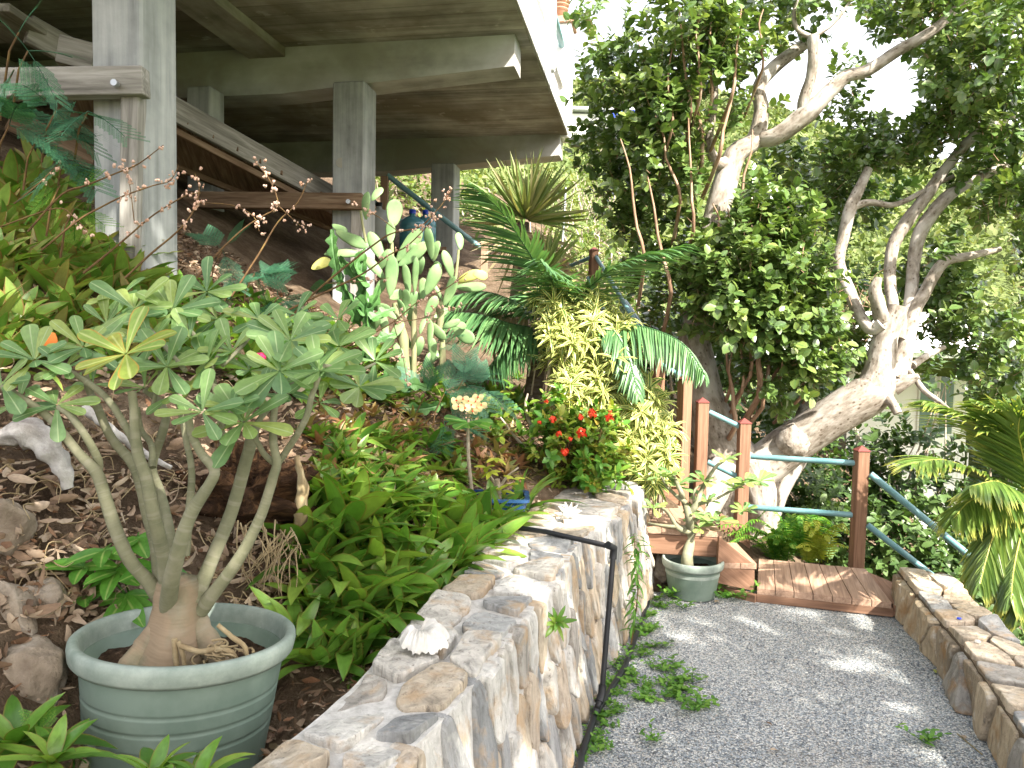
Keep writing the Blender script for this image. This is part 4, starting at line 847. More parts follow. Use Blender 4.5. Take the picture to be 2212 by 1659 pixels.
for lab, (bx, by, bY), bl_ in SC:
    o = thing('scrub_bush', P(bx, by, bY), lab, 'bush', 'scrubby bushes on the slope behind the house')
    mb = MB(); base = P(bx, by, bY)
    for b in bl_:
        for q in range(9):
            e = P(b[0] + random.uniform(-1, 1) * b[2], b[1] + random.uniform(-1, .6) * b[3], b[4]); mid = (base + e) / 2 + RNG.standard_normal(3) * .3
            mb.tube([base + RNG.standard_normal(3) * .3 * [1, 1, 0], mid, e], [.02, .014, .006], 4, False, True, 0, 3)
    mb.build('branches', MT['twig'], o); mb = MB()
    for b in bl_: c, d = blob(*b[:6], b[6]); sprays(mb, LT['tiny'], c, d, 9, .3, .11, .06, .9)
    mb.build('foliage', MT['bushleaf'], o)

# ------------------------------------------------------------------ houses in the distance
q = P(1965, 1010, 15.5); WH = thing('white_house', (q[0], q[1], q[2] - 1), 'white house wall with tall windows seen through the leaves right of the tree', 'house')
mb = MB(); x0, x1 = P(1835, 800, 16)[0], P(2095, 800, 16)[0]; zt, zb = P(1960, 760, 16)[2], P(1960, 1230, 16)[2]
mb.box(((x0 + x1) / 2, 17.2, (zt + zb) / 2), ((x1 - x0) / 2, 1.2, (zt - zb) / 2)); mb.build('wall', MT['white2'], WH)
z2 = P(1960, 690, 16)[2]; mb = MB()
prism(mb, [np.array([x0 - .3, 15.8, zt]), np.array([x1 + .3, 15.8, zt]), np.array([x1 + .3, 17.2, z2 + .1]), np.array([x0 - .3, 17.2, z2 + .1])], (0, .05, .12)); mb.build('roof', MT['white2'], WH)
for (a, b) in ((1985, 2022), (2028, 2064)):
    xa, xb = P(a, 850, 15.95)[0], P(b, 850, 15.95)[0]; za, zc = P(1990, 940, 15.95)[2], P(1990, 790, 15.95)[2]
    wn = MB().box(((xa + xb) / 2, 15.98, (za + zc) / 2), ((xb - xa) / 2, .03, (zc - za) / 2)).build('window', MT['white'], WH)
    MB().box(((xa + xb) / 2, 15.95, (za + zc) / 2), ((xb - xa) / 2 - .04, .012, (zc - za) / 2 - .04)).build('pane', MT['glass'], wn)
mb = MB()
for k in range(26): xx = x0 + .1 + k * .1; mb.box((xx, 15.9, P(1960, 1010, 15.9)[2]), (.012, .012, .35), bev=.001)
mb.build('balcony_bars', MT['white'], WH)
q = P(1305, 262, 62); H2 = thing('hillside_house', (q[0], q[1], q[2] - 2.4), 'white hillside house with railing and blue tarpaulin below the balcony', 'house')
s_ = 62 / F
MB().box(q + [0, 1.5, -.2], (70 * s_, 1.5, 20 * s_)).build('wall', MT['white2'], H2)
MB().box(q + [0, 1.2, 22 * s_], (78 * s_, 1.9, 3 * s_)).build('roof', MT['roof'], H2)
mb = MB()
for k in range(34): mb.box(q + [(-66 + k * 4) * s_, -1.0, -28 * s_], (.7 * s_, .04, 9 * s_), bev=.001)
mb.box(q + [0, -1.0, -18 * s_], (70 * s_, .05, 1.2 * s_)); mb.build('railing', MT['white'], H2)
V = np.array([[(-30 + i * 8) * s_, -1.2 - .05 * (j % 2), (-16 + j * 6 + 2 * math.sin(i * 2 + j)) * s_] for j in range(4) for i in range(8)]) + q + [40 * s_, 0, 12 * s_]
mb = MB(); mb.add(V, [[j * 8 + i, j * 8 + i + 1, (j + 1) * 8 + i + 1, (j + 1) * 8 + i] for j in range(3) for i in range(7)], V, True)
o = mb.build('tarpaulin', MT['bluecap'], H2)
q = P(1858, 742, 12); RH = thing('red_roofed_shed', (q[0], q[1], q[2] - 2), 'small shed with red roof glimpsed beyond the palm frond', 'shed')
RH.location = Vector(P(1378, 760, 14)); q = np.array(RH.location)
MB().box(q + [0, .8, -.75], (.5, .7, .7)).build('wall', MT['white'], RH); MB().box(q + [0, .8, .0], (.6, .85, .06)).build('roof', MT['redroof'], RH)

# ------------------------------------------------------------------ pale pole and water jugs
a, b = P(1206, 600, 8.4), P(1222, 405, 8.6); PL = tag(MB().tube([a - [0, 0, .6], b], .014, 8).build('metal_pole', MT['bolt'], loc=a - [0, 0, .6]), 'thin pale grey pole leaning behind the palm fronds', 'pole')
def jug(px, py, Y, r, lab, mat, cap):
    c = P(px, py, Y); o = thing('water_jug', c, lab, 'jug')
    MB().lathe([(.001, 0), (r * .95, .0), (r, .02), (r, .1), (r * .96, .115), (r, .13), (r, .24), (r * .96, .255), (r, .27), (r * .97, .32), (r * .6, .375), (r * .24, .395), (r * .22, .43)], c, 32).build('bottle', mat, o)
    MB().lathe([(r * .27, .42), (r * .27, .47), (.001, .475)], c, 20).build('cap', cap, o)
jug(890, 538, 9.0, .155, 'clear blue green water jug with a blue cap beside the far column', MT['jug'], MT['bluecap'])
jug(918, 536, 9.35, .14, 'blue capped water jug half hidden behind the far column', MT['jug'], MT['bluecap'])
jug(818, 522, 9.1, .15, 'greyish water jug standing behind the second concrete column', MT['roof'], MT['blackpipe'])
SHF = tag(MB().beam(P(800, 540, 9.1) - [0, 0, .03], P(960, 536, 9.3) - [0, 0, .03], .4, .05).build('wooden_shelf', MT['brownwood'], loc=P(870, 506, 9.1)), 'dark plank shelf under the blue water jugs', 'shelf')

# ------------------------------------------------------------------ potted desert rose, foreground
def pot(loc, R0, R1, hgt_, lab, tilt=(0., 0.), marks=False, name='plant_pot'):
    o = thing(name, loc, lab, 'plant pot')
    A = np.array(Euler((tilt[0], tilt[1], 0)).to_matrix()).T; h = hgt_; t = .012
    prof = [(R1 * .9, 0), (R1, .004)]
    for k in range(1, 90):
        f = k / 90; r = R1 + (R0 * .90 - R1) * f ** .9
        g = .006 if marks and any(abs(f - q) < .0065 for q in (.60, .71, .81)) else 0
        prof.append((r - g, f * (h - .05)))
    prof += [(R0 * .90, h - .05)]
    MB().lathe(prof + [(R0 * .90 - t, h - .05), (R0 * .9 - t - .02, h - .16), (.001, h - .161)], loc, 72, A).build('body', MT['pot'], o)
    MB().lathe([(R0 * .885, h - .052), (R0 * .955, h - .056), (R0 * .985, h - .045), (R0, h - .02), (R0 * .995, h - .006), (R0 * .97, h), (R0 * .92, h - .001), (R0 * .90, h - .012), (R0 * .885, h - .04), (R0 * .875, h - .10)], loc, 72, A).build('rim', MT['potrim'], o)
    n = 28; V = []; rr = R0 * .86
    for i in range(n):
        for j in range(n):
            x, y = (i / (n - 1) * 2 - 1), (j / (n - 1) * 2 - 1); s_ = max(abs(x), abs(y)) / max(1e-6, math.hypot(x, y)) if (x or y) else 1
            x2, y2 = x * s_ * rr, y * s_ * rr; V.append((x2, y2, h - .085 + .02 * noise.noise(Vector((x2 * 14, y2 * 14, 1))) + .006 * noise.noise(Vector((x2 * 60, y2 * 60, 2)))))
    i = np.arange(n - 1)[:, None] * n; j = np.arange(n - 1)[None]
    mb = MB(); mb.add(np.array(V) @ A + loc, np.stack([i + j, i + n + j, i + n + j + 1, i + j + 1], -1).reshape(-1, 4), np.array(V), True); mb.build('soil', MT['psoil'], o)
    return o, A
YP = 1.98
rc = P(405, 1363, YP); RIM = px2m(231, YP) ; PH = .50
A1_ = np.array(Euler((R(-4.6), R(2.6), 0)).to_matrix()).T; loc1 = rc - np.array([0, 0, PH]) @ A1_
POT1, A1_ = pot(loc1, RIM, RIM * .70, PH, 'large faded green plastic pot holding the desert rose in the foreground', (R(-4.6), R(2.6)), True)
mb = MB()
for k in range(150):                                                # pale scuffs on the pot's wall
    a = R(random.gauss(-66, 7)); z = random.choice([.285, .265, .225, .20]) + random.gauss(0, .012); f = z / (PH - .05); r = RIM * .68 + (RIM * .90 - RIM * .68) * f ** .9 + .0008
    L = random.uniform(.01, .03); w_ = .0013; da = L / r; dz = random.uniform(-.006, .006)
    V = [(r * math.cos(a + s_ * da), r * math.sin(a + s_ * da), z + s_ * dz + q * w_ * (1 - s_)) for s_ in (0, .5, 1) for q in (-1, 1)]
    mb.add(np.array(V) @ A1_ + loc1, [[0, 2, 3, 1], [2, 4, 5, 3]], None)
mb.build('scuff_marks', MT['scratch'], POT1)
DR = thing('desert_rose', rc - np.array([0, 0, .09]), 'desert rose with swollen base and many bare grey stems in the large green pot', 'plant')
yb = YP
mb = MB()
zs = P(390, 1445, yb)[2]
prof = [(1470, -5, 128), (1440, -2, 112), (1410, 2, 94), (1375, 5, 76), (1340, 7, 60), (1305, 8, 50), (1275, 5, 46), (1252, 2, 38), (1240, 2, 16)]
pts = [P(380 + dx, y, yb) for y, dx, r in prof]; mb.tube(pts, [px2m(r, yb) for y, dx, r in prof], 28, True, True, .28, 4)
mb.build('swollen_base', MT['caudex'], DR)
mb = MB(); skel(mb, [[(375, 1300, yb, 14), (348, 1350, yb - .02, 26), (318, 1400, yb - .04, 30), (285, 1440, yb - .07, 30), (260, 1475, yb - .09, 20)], [(400, 1290, yb, 12), (422, 1340, yb - .0, 24), (450, 1390, yb - .02, 27), (485, 1435, yb - .04, 22), (510, 1465, yb - .05, 12)], [(385, 1320, yb - .02, 12), (386, 1370, yb - .03, 24), (388, 1420, yb - .06, 26), (392, 1470, yb - .09, 22)]], 20, .25); mb.build('buttress_root', MT['caudex'], DR)
mb = MB()
for (pts_, r) in [([(377, 1380), (378, 1410), (384, 1450), (392, 1470)], 6), ([(390, 1395), (430, 1408), (468, 1402), (500, 1410), (520, 1440)], 6), ([(384, 1385), (396, 1420), (400, 1462)], 5), ([(470, 1350), (500, 1375), (530, 1400), (533, 1440)], 5)]:
    mb.tube([P(a, b, yb - .12 - .0003 * i) for i, (a, b) in enumerate(pts_)], [px2m(r, yb)] * (len(pts_) - 1) + [px2m(r * .5, yb)], 8, True, True, .2, 4)
for k in range(22):
    c = P(495 + random.gauss(0, 22), 1415 + random.gauss(0, 16), yb - .06 - random.random() * .08); 
    th = random.uniform(0, 6.28); rr = random.uniform(.02, .05)
    mb.tube([c + np.array([rr * math.cos(th + q), rr * math.sin(th + q) * .8, random.uniform(-.006, .008)]) for q in np.linspace(0, random.uniform(1.5, 3.5), 6)], [.003] * 6, 5, True, True, 0, 2)
mb.build('surface_roots', MT['root'], DR)
def o3(l, dY=0, k=1.0): return [(a, b, yb + dY + q * (i / max(1, len(l) - 1)), r * k) for i, (a, b, r, *z) in enumerate(l) for q in [z[0] if z else 0]]
stems = [
 [(352, 1300, 24), (322, 1258, 19), (280, 1210, 17), (248, 1140, 17, 0), (222, 1060, 16), (207, 1020, 15), (167, 976, 12), (110, 906, 11), (50, 863, 10), (3, 836, 9)],
 [(210, 1030, 11), (212, 996, 11), (187, 946, 10), (150, 896, 9), (124, 880, 8)],
 [(350, 1290, 22), (338, 1180, 18), (317, 1106, 16), (305, 1050, 15), (285, 1000, 14), (240, 946, 12), (213, 886, 11), (190, 836, 9), (180, 786, 8), (166, 765, 7)],
 [(368, 1310, 24), (352, 1200, 19), (330, 1106, 17), (317, 1036, 16), (300, 990, 15), (292, 940, 13), (289, 886, 11), (284, 845, 10)],
 [(298, 985, 11), (283, 943, 10), (233, 863, 9), (173, 816, 8), (140, 800, 7)],
 [(375, 1230, 18), (362, 1130, 14), (345, 1060, 13), (328, 1010, 13), (350, 936, 12), (358, 896, 11), (338, 862, 10), (312, 842, 9)],
 [(330, 1010, 9), (326, 960, 8), (305, 930, 8), (296, 880, 7)],
 [(362, 1350, 24), (366, 1280, 22), (385, 1190, 19), (412, 1110, 17), (450, 1050, 14), (463, 1016, 13), (435, 980, 11), (413, 936, 10), (405, 885, 9)],
 [(463, 1016, 11), (482, 960, 10), (478, 920, 8), (500, 890, 7)],
 [(400, 1200, 12), (408, 1110, 11), (414, 1020, 9), (402, 953, 8), (388, 886, 7), (368, 820, 6), (360, 795, 6)],
 [(420, 1300, 22), (455, 1215, 19), (500, 1106, 18), (530, 1000, 17), (543, 950, 17), (548, 922, 17)],
 [(432, 1320, 22), (470, 1270, 18), (520, 1200, 16), (565, 1110, 14), (590, 1030, 13), (598, 1000, 12), (590, 950, 11), (593, 886, 9), (608, 830, 8)],
 [(598, 1003, 10), (625, 965, 9), (660, 905, 9), (672, 860, 8), (688, 815, 7)],
 [(596, 1003, 9), (570, 980, 8), (545, 935, 7), (520, 900, 6)],
 [(540, 945, 9), (565, 900, 8), (610, 855, 8), (640, 835, 7), (700, 790, 6), (730, 760, 6)],
 [(478, 940, 8), (470, 860, 7), (455, 800, 7)],
 [(470, 870, 7), (440, 760, 7), (400, 700, 6), (372, 680, 6)], [(400, 800, 7), (340, 730, 6), (295, 680, 6)], [(455, 800, 6), (480, 740, 5), (470, 695, 4)], [(480, 790, 6), (530, 740, 5), (560, 695, 4)], [(610, 850, 6), (635, 820, 5), (640, 800, 4)], [(700, 790, 6), (770, 800, 5), (810, 785, 4)], [(330, 880, 6), (345, 800, 5), (332, 745, 4)], [(233, 863, 6), (215, 845, 5), (200, 832, 4)]]
dys = [-.05, -.05, .05, -.08, .0, .1, .08, -.14, -.12, .02, .08, -.02, -.02, .0, .12, .05, .2, .2, .3, .2, .12, .2, .1, .05]
for st_, dY in zip(stems, dys):
    mb = MB(); k = len(st_); pts = [P(a, b, yb + dY * min(1, i / 2.)) for i, (a, b, r, *_z) in enumerate(st_)]
    mb.tube(pts, [px2m(q[2], yb) * (.80 if i else .8) for i, q in enumerate(st_)], 14, True, True, .07, 4); mb.build('stem', MT['rosebark'], DR)
ros = [(3, 830, -.05, 7, 95), (75, 778, -.02, 9, 95), (122, 875, -.05, 7, 80), (180, 680 + 70, .05, 8, 85), (272, 765, -.08, 9, 112), (290, 668, .2, 10, 105), (372, 672, .2, 11, 100), (360, 792, .0, 9, 105), (447, 786, .05, 10, 105), (437, 890, -.14, 9, 90), (527, 912, -.08, 10, 105), (500, 880, -.1, 6, 70), (604, 802, -.02, 10, 108), (690, 802, .02, 10, 95), (627, 736, .10, 10, 105), (732, 748, .12, 10, 95), (776, 836, .18, 12, 105), (447, 630, .35, 10, 95), (540, 800, .1, 6, 70), (312, 838, .1, 6, 70), (140, 795, .0, 6, 70), (690, 870, .05, 5, 60), (730, 690, .3, 8, 80), (230, 700, .3, 7, 80), (40, 870, .05, 6, 70), (330, 740, .1, 8, 85), (410, 730, .15, 8, 85), (500, 760, .1, 8, 85), (560, 850, .05, 8, 80), (640, 800, .12, 8, 85), (700, 740, .25, 8, 80), (810, 780, .3, 7, 80), (200, 830, .1, 6, 60), (470, 690, .3, 8, 85), (560, 690, .3, 8, 85), (640, 680, .35, 7, 80), (260, 640, .35, 7, 80), (380, 850, .0, 7, 75)]
for i, (x, y, dY, n, L) in enumerate(ros):
    c = P(x, y, yb + dY); L = px2m(L, yb) * 1.0; ph = np.arange(n) * 2.4 + random.random() * 6; el = np.array([random.uniform(-.25, .8) for _ in range(n)])
    ax = nrm(np.array([random.gauss(0, .25), -.62, .75])); a_ = nrm(np.cross(ax, [1, 0, 0.])); b_ = np.cross(ax, a_)
    d = nrm(np.cos(ph)[:, None] * a_ + np.sin(ph)[:, None] * b_ + el[:, None] * ax); sz = L * (.75 + .35 * RNG.random(n))
    mb = MB(); leaves(mb, LT['obov'], np.repeat(c[None], n, 0) + d * .004, d, ax, sz, sz * .35, .3 + .6 * RNG.random(n))
    mb.build('leaf_rosette', MT['roseyel'] if i in (4,) else MT['rose'], DR)
mb = MB()
for k in range(5):
    c = P(563 + 6 * math.cos(k * 1.3), 775 + 5 * math.sin(k * 1.3), yb - .03); mb.tube([c, c + [0, -.006, .004], c + [.002, -.012, .006]], [.007, .009, .004], 8, True, True, 0, 2)
mb.build('flower_bud', MT['pinkpetal'], DR)

# ------------------------------------------------------------------ second pot, by the steps
q2 = G(1493, 1300, 0.); Y2 = q2[1] + .12; rc2 = P(1497, 1206, Y2)
POT2, _ = pot(np.array([rc2[0], Y2, .005]), px2m(67, Y2), px2m(49, Y2), rc2[2], 'medium green plastic pot on the gravel beside the wooden steps')
D2 = thing('potted_shrub', rc2 - [0, 0, .06], 'gnarled little shrub with sparse leaf tufts in the pot beside the steps', 'plant')
y_ = Y2
st2 = [[(1487, 1235, 15), (1484, 1205, 13), (1492, 1160, 10), (1487, 1110, 8), (1478, 1085, 7), (1470, 1060, 5), (1455, 1028, 4)], [(1490, 1150, 7), (1465, 1140, 6), (1445, 1110, 4), (1425, 1095, 3), (1410, 1100, 2)], [(1486, 1110, 8), (1505, 1090, 7), (1515, 1060, 5), (1545, 1010, 4), (1565, 995, 3)],
       [(1500, 1090, 6), (1540, 1080, 3), (1580, 1060, 2.5), (1610, 1045, 2)], [(1480, 1085, 6), (1460, 1070, 4), (1440, 1050, 3), (1428, 1030, 2)], [(1492, 1130, 5), (1520, 1110, 3), (1530, 1085, 2)], [(1488, 1140, 5), (1430, 1135, 3), (1400, 1130, 2)], [(1500, 1090, 4), (1500, 1060, 3), (1520, 1045, 2)]]
for s_ in st2: mb = MB(); skel(mb, [[(a, b, y_ + .02 * i * (-1) ** i, r) for i, (a, b, r) in enumerate(s_)]], 10, .15); mb.build('branch', MT['rosebark'], D2)
for (x, y) in [(1567, 993), (1452, 1025), (1460, 1050), (1412, 1098), (1528, 1082), (1608, 1043), (1640, 1040), (1605, 1105), (1520, 1040), (1585, 1055), (1500, 1110), (1540, 1120), (1555, 1125), (1510, 1140), (1430, 1030)]:
    n = 9; c = P(x, y, y_ + random.uniform(-.05, .05)); ph = np.arange(n) * 2.4; d = nrm(np.stack([np.cos(ph), np.sin(ph), RNG.uniform(-.2, .9, n)], 1)); L = px2m(36, y_) * (.7 + .5 * RNG.random(n))
    mb = MB(); leaves(mb, LT['obov'], np.repeat(c[None], n, 0), d, (0, -.3, 1), L, L * .36, .8); mb.build('leaf_tuft', MT['rose'], D2)

# ------------------------------------------------------------------ blue planter with crown of thorns
YB = 4.05; cb = P(1056, 1068, YB)
BP = thing('blue_planter', cb - [0, 0, .12], 'blue glazed rectangular planter half buried in leaves behind the wall', 'planter')
def rbox(mb, c, hx, hy, z0, z1, k, t):
    def ring(hx, hy, z, n=8, r=.04):
        out = []
        for (sx, sy, a0) in ((1, 1, 0), (-1, 1, 90), (-1, -1, 180), (1, -1, 270)):
            for i in range(n):
                a = R(a0 + 90 * i / (n - 1)); out.append((sx * (hx - r) + r * math.cos(a), sy * (hy - r) + r * math.sin(a), z))
        return np.array(out) + c
    rs = [ring(hx * k, hy * k, z0), ring(hx, hy, z1 - .02), ring(hx + .012, hy + .012, z1 - .015), ring(hx + .012, hy + .012, z1), ring(hx - t, hy - t, z1), ring(hx - t, hy - t, z1 - .04)]
    n = len(rs[0]); Fs = [[a * n + i, a * n + (i + 1) % n, (a + 1) * n + (i + 1) % n, (a + 1) * n + i] for a in range(5) for i in range(n)]
    mb.add(np.concatenate(rs), Fs, None, False); return ring(hx - t, hy - t, z1 - .03)
mb = MB(); rg = rbox(mb, cb * [1, 1, 0], px2m(84, YB), .13, cb[2] - .13, cb[2] + .0, .86, .015); mb.build('body', MT['blueglaze'], BP)
MB().add(rg, [list(range(len(rg)))]).build('soil', MT['psoil'], BP)
CT = thing('crown_of_thorns', cb, 'single thorny stem topped with cream flowers growing in the blue planter', 'plant')
st_ = [P(1022, 1100, YB), P(1018, 1050, YB), P(1012, 990, YB), P(1011, 935, YB), P(1012, 905, YB)]
mb = MB(); mb.tube(st_, [.011, .010, .010, .009, .007], 8, True, True, .1, 4)
for k in range(150):
    t = random.random() * .9; i = int(t * 4); f = t * 4 - i; c = st_[i] * (1 - f) + st_[min(4, i + 1)] * f; d = rdir(1, -.2, .3)[0]; mb.tube([c, c + d * .022], [.0016, .0003], 3, False)
mb.build('stem', MT['twig'], CT)
mb = MB(); n = 11; ph = np.arange(n) * 2.4; d = nrm(np.stack([np.cos(ph), np.sin(ph), RNG.uniform(-.35, .25, n)], 1)); c = P(1012, 912, YB)
leaves(mb, LT['obov'], np.repeat(c[None], n, 0), d, (0, -.5, 1), .14, .065, .5); mb.build('leaves', MT['sapling'], CT)
for (x, y) in [(985, 865), (1000, 862), (1018, 875), (1028, 868), (1033, 858), (1005, 882), (1022, 888), (990, 878), (1040, 875), (1012, 866), (1030, 882)]:
    c = P(x, y, YB - .03); mb = MB(); ax = nrm(np.array([random.gauss(0, .3), -.8, random.uniform(0, .6)])); a_ = nrm(np.cross(ax, [0, 0, 1.])); b_ = np.cross(ax, a_)
    for sg in (0, math.pi):
        V = [c + ax * .002] + [c + (a_ * math.cos(sg + t) + b_ * math.sin(sg + t)) * .019 + (a_ * math.cos(sg) + b_ * math.sin(sg)) * .017 + ax * (.002 + .003 * math.cos(t * 2)) for t in np.linspace(-2.4, 2.4, 10)]
        mb.add(np.array(V), [[0, i, i + 1] for i in range(1, 10)])
    f = mb.build('flower', MT['cream'], CT); MB().tube([c, c + ax * .010], [.006, .003], 6).build('flower_centre', MT['redpetal'], f)
YS = thing('yellow_leaved_twig', P(1085, 1075, YB), 'bare branched twig with a few yellow green leaves in the blue planter', 'plant')
mb = MB(); skel(mb, [[(1080, 1095, YB, 6), (1076, 1060, YB, 5), (1060, 1030, YB, 2.5), (1045, 1015, YB, 2)], [(1076, 1060, YB, 4), (1095, 1030, YB, 3), (1120, 1010, YB, 2)], [(1078, 1065, YB, 7), (1074, 1035, YB, 6)]], 7, .15); mb.build('stem', MT['twig'], YS)
mb = MB()
for (x, y) in [(1086, 1060), (1098, 1048), (1060, 1020), (1110, 1035), (1050, 1010), (1072, 990)]:
    n = 4; ph = np.arange(n) * 2.4 + x; d = nrm(np.stack([np.cos(ph), np.sin(ph), RNG.uniform(-.6, .5, n)], 1)); leaves(mb, LT['oval'], np.repeat(P(x, y, YB - .05)[None], n, 0), d, (0, -.4, 1), .07, .028, .8)
mb.build('leaves', leafmat('yellow_leaf', [(.35, .42, .04), (.48, .50, .07)], rough=.4), YS)

# ------------------------------------------------------------------ rosette plants of the bed
def rosette(nl, L, W, T, mat, name, elo=.1, ehi=1.2, curl=1.):
    k = np.arange(nl); ph = k * 2.4 + random.random() * 6; el = elo + (ehi - elo) * (k / nl) + RNG.uniform(-.12, .12, nl)
    d = np.stack([np.cos(ph) * np.cos(el), np.sin(ph) * np.cos(el), np.sin(el)], 1); up = np.stack([-np.cos(ph) * np.sin(el), -np.sin(ph) * np.sin(el), np.cos(el)], 1)
    sz = L * (1.05 - .45 * k / nl) * (.85 + .3 * RNG.random(nl))
    mb = MB(); leaves(mb, T, np.zeros((nl, 3)) + d * .006 + [0, 0, .01], d, up, sz, W * (.85 + .3 * RNG.random(nl)), curl * (.5 + .9 * RNG.random(nl)))
    return mb.build(name, mat)
def protos(n, *a, **k): return [rosette(*a, **k) for _ in range(n)]
def inside(poly, x, y):
    c = False; n = len(poly)
    for i in range(n):
        (x1, y1), (x2, y2) = poly[i], poly[(i + 1) % n]
        if (y1 > y) != (y2 > y) and x < (x2 - x1) * (y - y1) / (y2 - y1) + x1: c = not c
    return c
ORD = ['first', 'second', 'third', 'fourth', 'fifth', 'sixth', 'seventh', 'eighth', 'ninth', 'tenth', 'eleventh', 'twelfth']
def plant_region(pr, poly, n, md, s0, s1, lab, cat, grp, tilt=.35, lift=0., avoid=()):
    pts = []; tries = 0; xs = [p[0] for p in poly]; ys = [p[1] for p in poly]
    while len(pts) < n and tries < n * 60:
        tries += 1; x, y = random.uniform(min(xs), max(xs)), random.uniform(min(ys), max(ys))
        if not inside(poly, x, y) or any(math.hypot(x - a, y - b) < md for a, b in pts): continue
        if any(x0 < x < x1 and y0 < y < y1 for x0, y0, x1, y1 in avoid): continue
        pts.append((x, y))
    pts.sort(key=lambda p: p[1]); rw = 7 if len(pts) > 8 else len(pts); rows = [sorted(pts[i:i + rw]) for i in range(0, len(pts), rw)]
    pts = [(x, y, i, j) for j, r_ in enumerate(rows) for i, (x, y) in enumerate(r_)]
    for x, y, ci, rj in pts:
        lab_ = lab + ', ' + ORD[ci] + (' from left in ' + ORD[rj] + ' row down' if len(rows) > 1 else ' from left')
        q = hit(x, y)
        wx = float(wallx(q[1]))
        W_y = wwf(q[1])
        if q[0] > wx - W_y - .02 and q[1] < 5: 
            q = q.copy(); q[0] = wx - W_y - .03 - random.random() * .05; q[2] = max(hgt(q[0], q[1]), WT - .03)
        q = q + np.array([0, 0, lift])
        p = pr['l'][pr['i'] % len(pr['l'])]
        rot = (random.gauss(.25, tilt), random.gauss(.15, tilt), random.uniform(0, 6.28)); sc = random.uniform(s0, s1)
        if pr['i'] < len(pr['l']): o = p; o.location = Vector([float(c) for c in q]); o.rotation_euler = rot; o.scale = (sc,) * 3
        else: o = copy_tree(p, q, rot, sc)
        tag(o, lab_, cat, grp); pr['i'] += 1
PRc = dict(l=protos(6, 13, .25, .058, LT['call'], MT['callisia'], 'basket_plant', .05, 1.25, .9), i=0)
PRs = dict(l=protos(4, 13, .17, .040, LT['call'], MT['callisia'], 'young_basket_plant', .2, 1.3, .8), i=0)
PRb = dict(l=protos(5, 13, .27, .060, LT['call'], MT['bromel'], 'bromeliad', .35, 1.35, .7), i=0)
PRr = dict(l=protos(4, 14, .15, .030, LT['call'], MT['brownleaf'], 'reddish_rosette_plant', .1, 1.25, .9), i=0)
plant_region(PRb, [(-40, 430), (60, 370), (190, 470), (330, 600), (330, 760), (150, 760), (-40, 760)], 66, 30, .75, 1.15, 'broad leafed bromeliad on the left slope', 'bromeliad', 'bromeliads on the left slope', .25)
plant_region(PRs, [(330, 620), (480, 640), (700, 700), (720, 840), (560, 860), (420, 800), (330, 760)], 34, 30, .9, 1.3, 'strappy plant behind the desert rose', 'plant', 'strappy plants behind the desert rose')
plant_region(PRc, [(700, 1090), (860, 1060), (960, 1100), (1150, 1110), (1200, 1130), (1170, 1230), (1050, 1290), (960, 1320), (860, 1350), (760, 1330), (680, 1250), (640, 1150)], 52, 38, 1.05, 1.5, 'glossy basket plant above the wall top', 'basket plant', 'basket plants along the stone wall')
plant_region(PRs, [(640, 1300), (760, 1320), (860, 1380), (820, 1440), (760, 1480), (690, 1470), (620, 1420)], 11, 44, 1.2, 1.7, 'small basket plant beside the large pot', 'basket plant', 'young basket plants beside the large pot')
plant_region(PRr, [(660, 880), (800, 860), (960, 940), (960, 1060), (820, 1060), (680, 1080)], 40, 22, .8, 1.2, 'reddish rosette above the basket plants', 'plant', 'reddish rosettes on the bank')
plant_region(PRs, [(680, 940), (960, 960), (1000, 1090), (700, 1100)], 26, 28, .7, 1.1, 'small green rosette mid bed', 'plant', 'green rosettes in the middle of the bed')
plant_region(PRr, [(1040, 960), (1200, 1000), (1180, 1080), (1150, 1060), (1060, 1030)], 14, 20, .7, 1.1, 'small reddish plant around the ixora', 'plant', 'reddish plants under the ixora')
plant_region(PRs, [(520, 720), (700, 700), (860, 790), (1000, 830), (980, 900), (800, 880), (700, 860), (560, 840)], 44, 24, .9, 1.4, 'strappy plant below the cactus', 'plant', 'strappy plants below the cactus')
plant_region(PRs, [(1000, 860), (1120, 820), (1160, 900), (1100, 960), (1020, 950)], 12, 22, .8, 1.2, 'small green plant left of the bare shrub', 'plant', 'small green plants by the bare shrub')
plant_region(PRs, [(650, 1000), (820, 960), (960, 980), (1020, 1060), (900, 1120), (680, 1130)], 28, 24, .9, 1.4, 'fine green rosette behind the basket plants', 'plant', 'fine green rosettes behind the basket plants')
plant_region(PRb, [(-40, 760), (150, 760), (330, 760), (360, 830), (200, 810), (60, 800), (-40, 850)], 16, 34, .6, .9, 'lower bromeliad behind the stems', 'bromeliad', 'low bromeliads behind the stems', .25)
plant_region(PRr, [(960, 1000), (1060, 900), (1120, 880), (1140, 960), (1100, 1040), (1000, 1060)], 14, 24, .9, 1.3, 'reddish rosette behind the blue planter', 'plant', 'reddish rosettes behind the blue planter')
for k, (x, y, Yy, sc, lab) in enumerate([(30, 1620, 1.62, .8, 'large leaved green plant in the bottom left corner'), (110, 1655, 1.55, .6, 'green plant at the bottom edge left of the large pot'), (330, 1690, 1.50, .6, 'green leaf tips in front of the large pot at the bottom edge'), (430, 1700, 1.5, .6, 'pointed green leaves before the pot near its pale scuffs')]):
    o = copy_tree(PRc['l'][k], P(x, y, Yy), (.1, .1, k * 1.1), sc); tag(o, lab, 'basket plant', 'basket plants at the bottom edge')

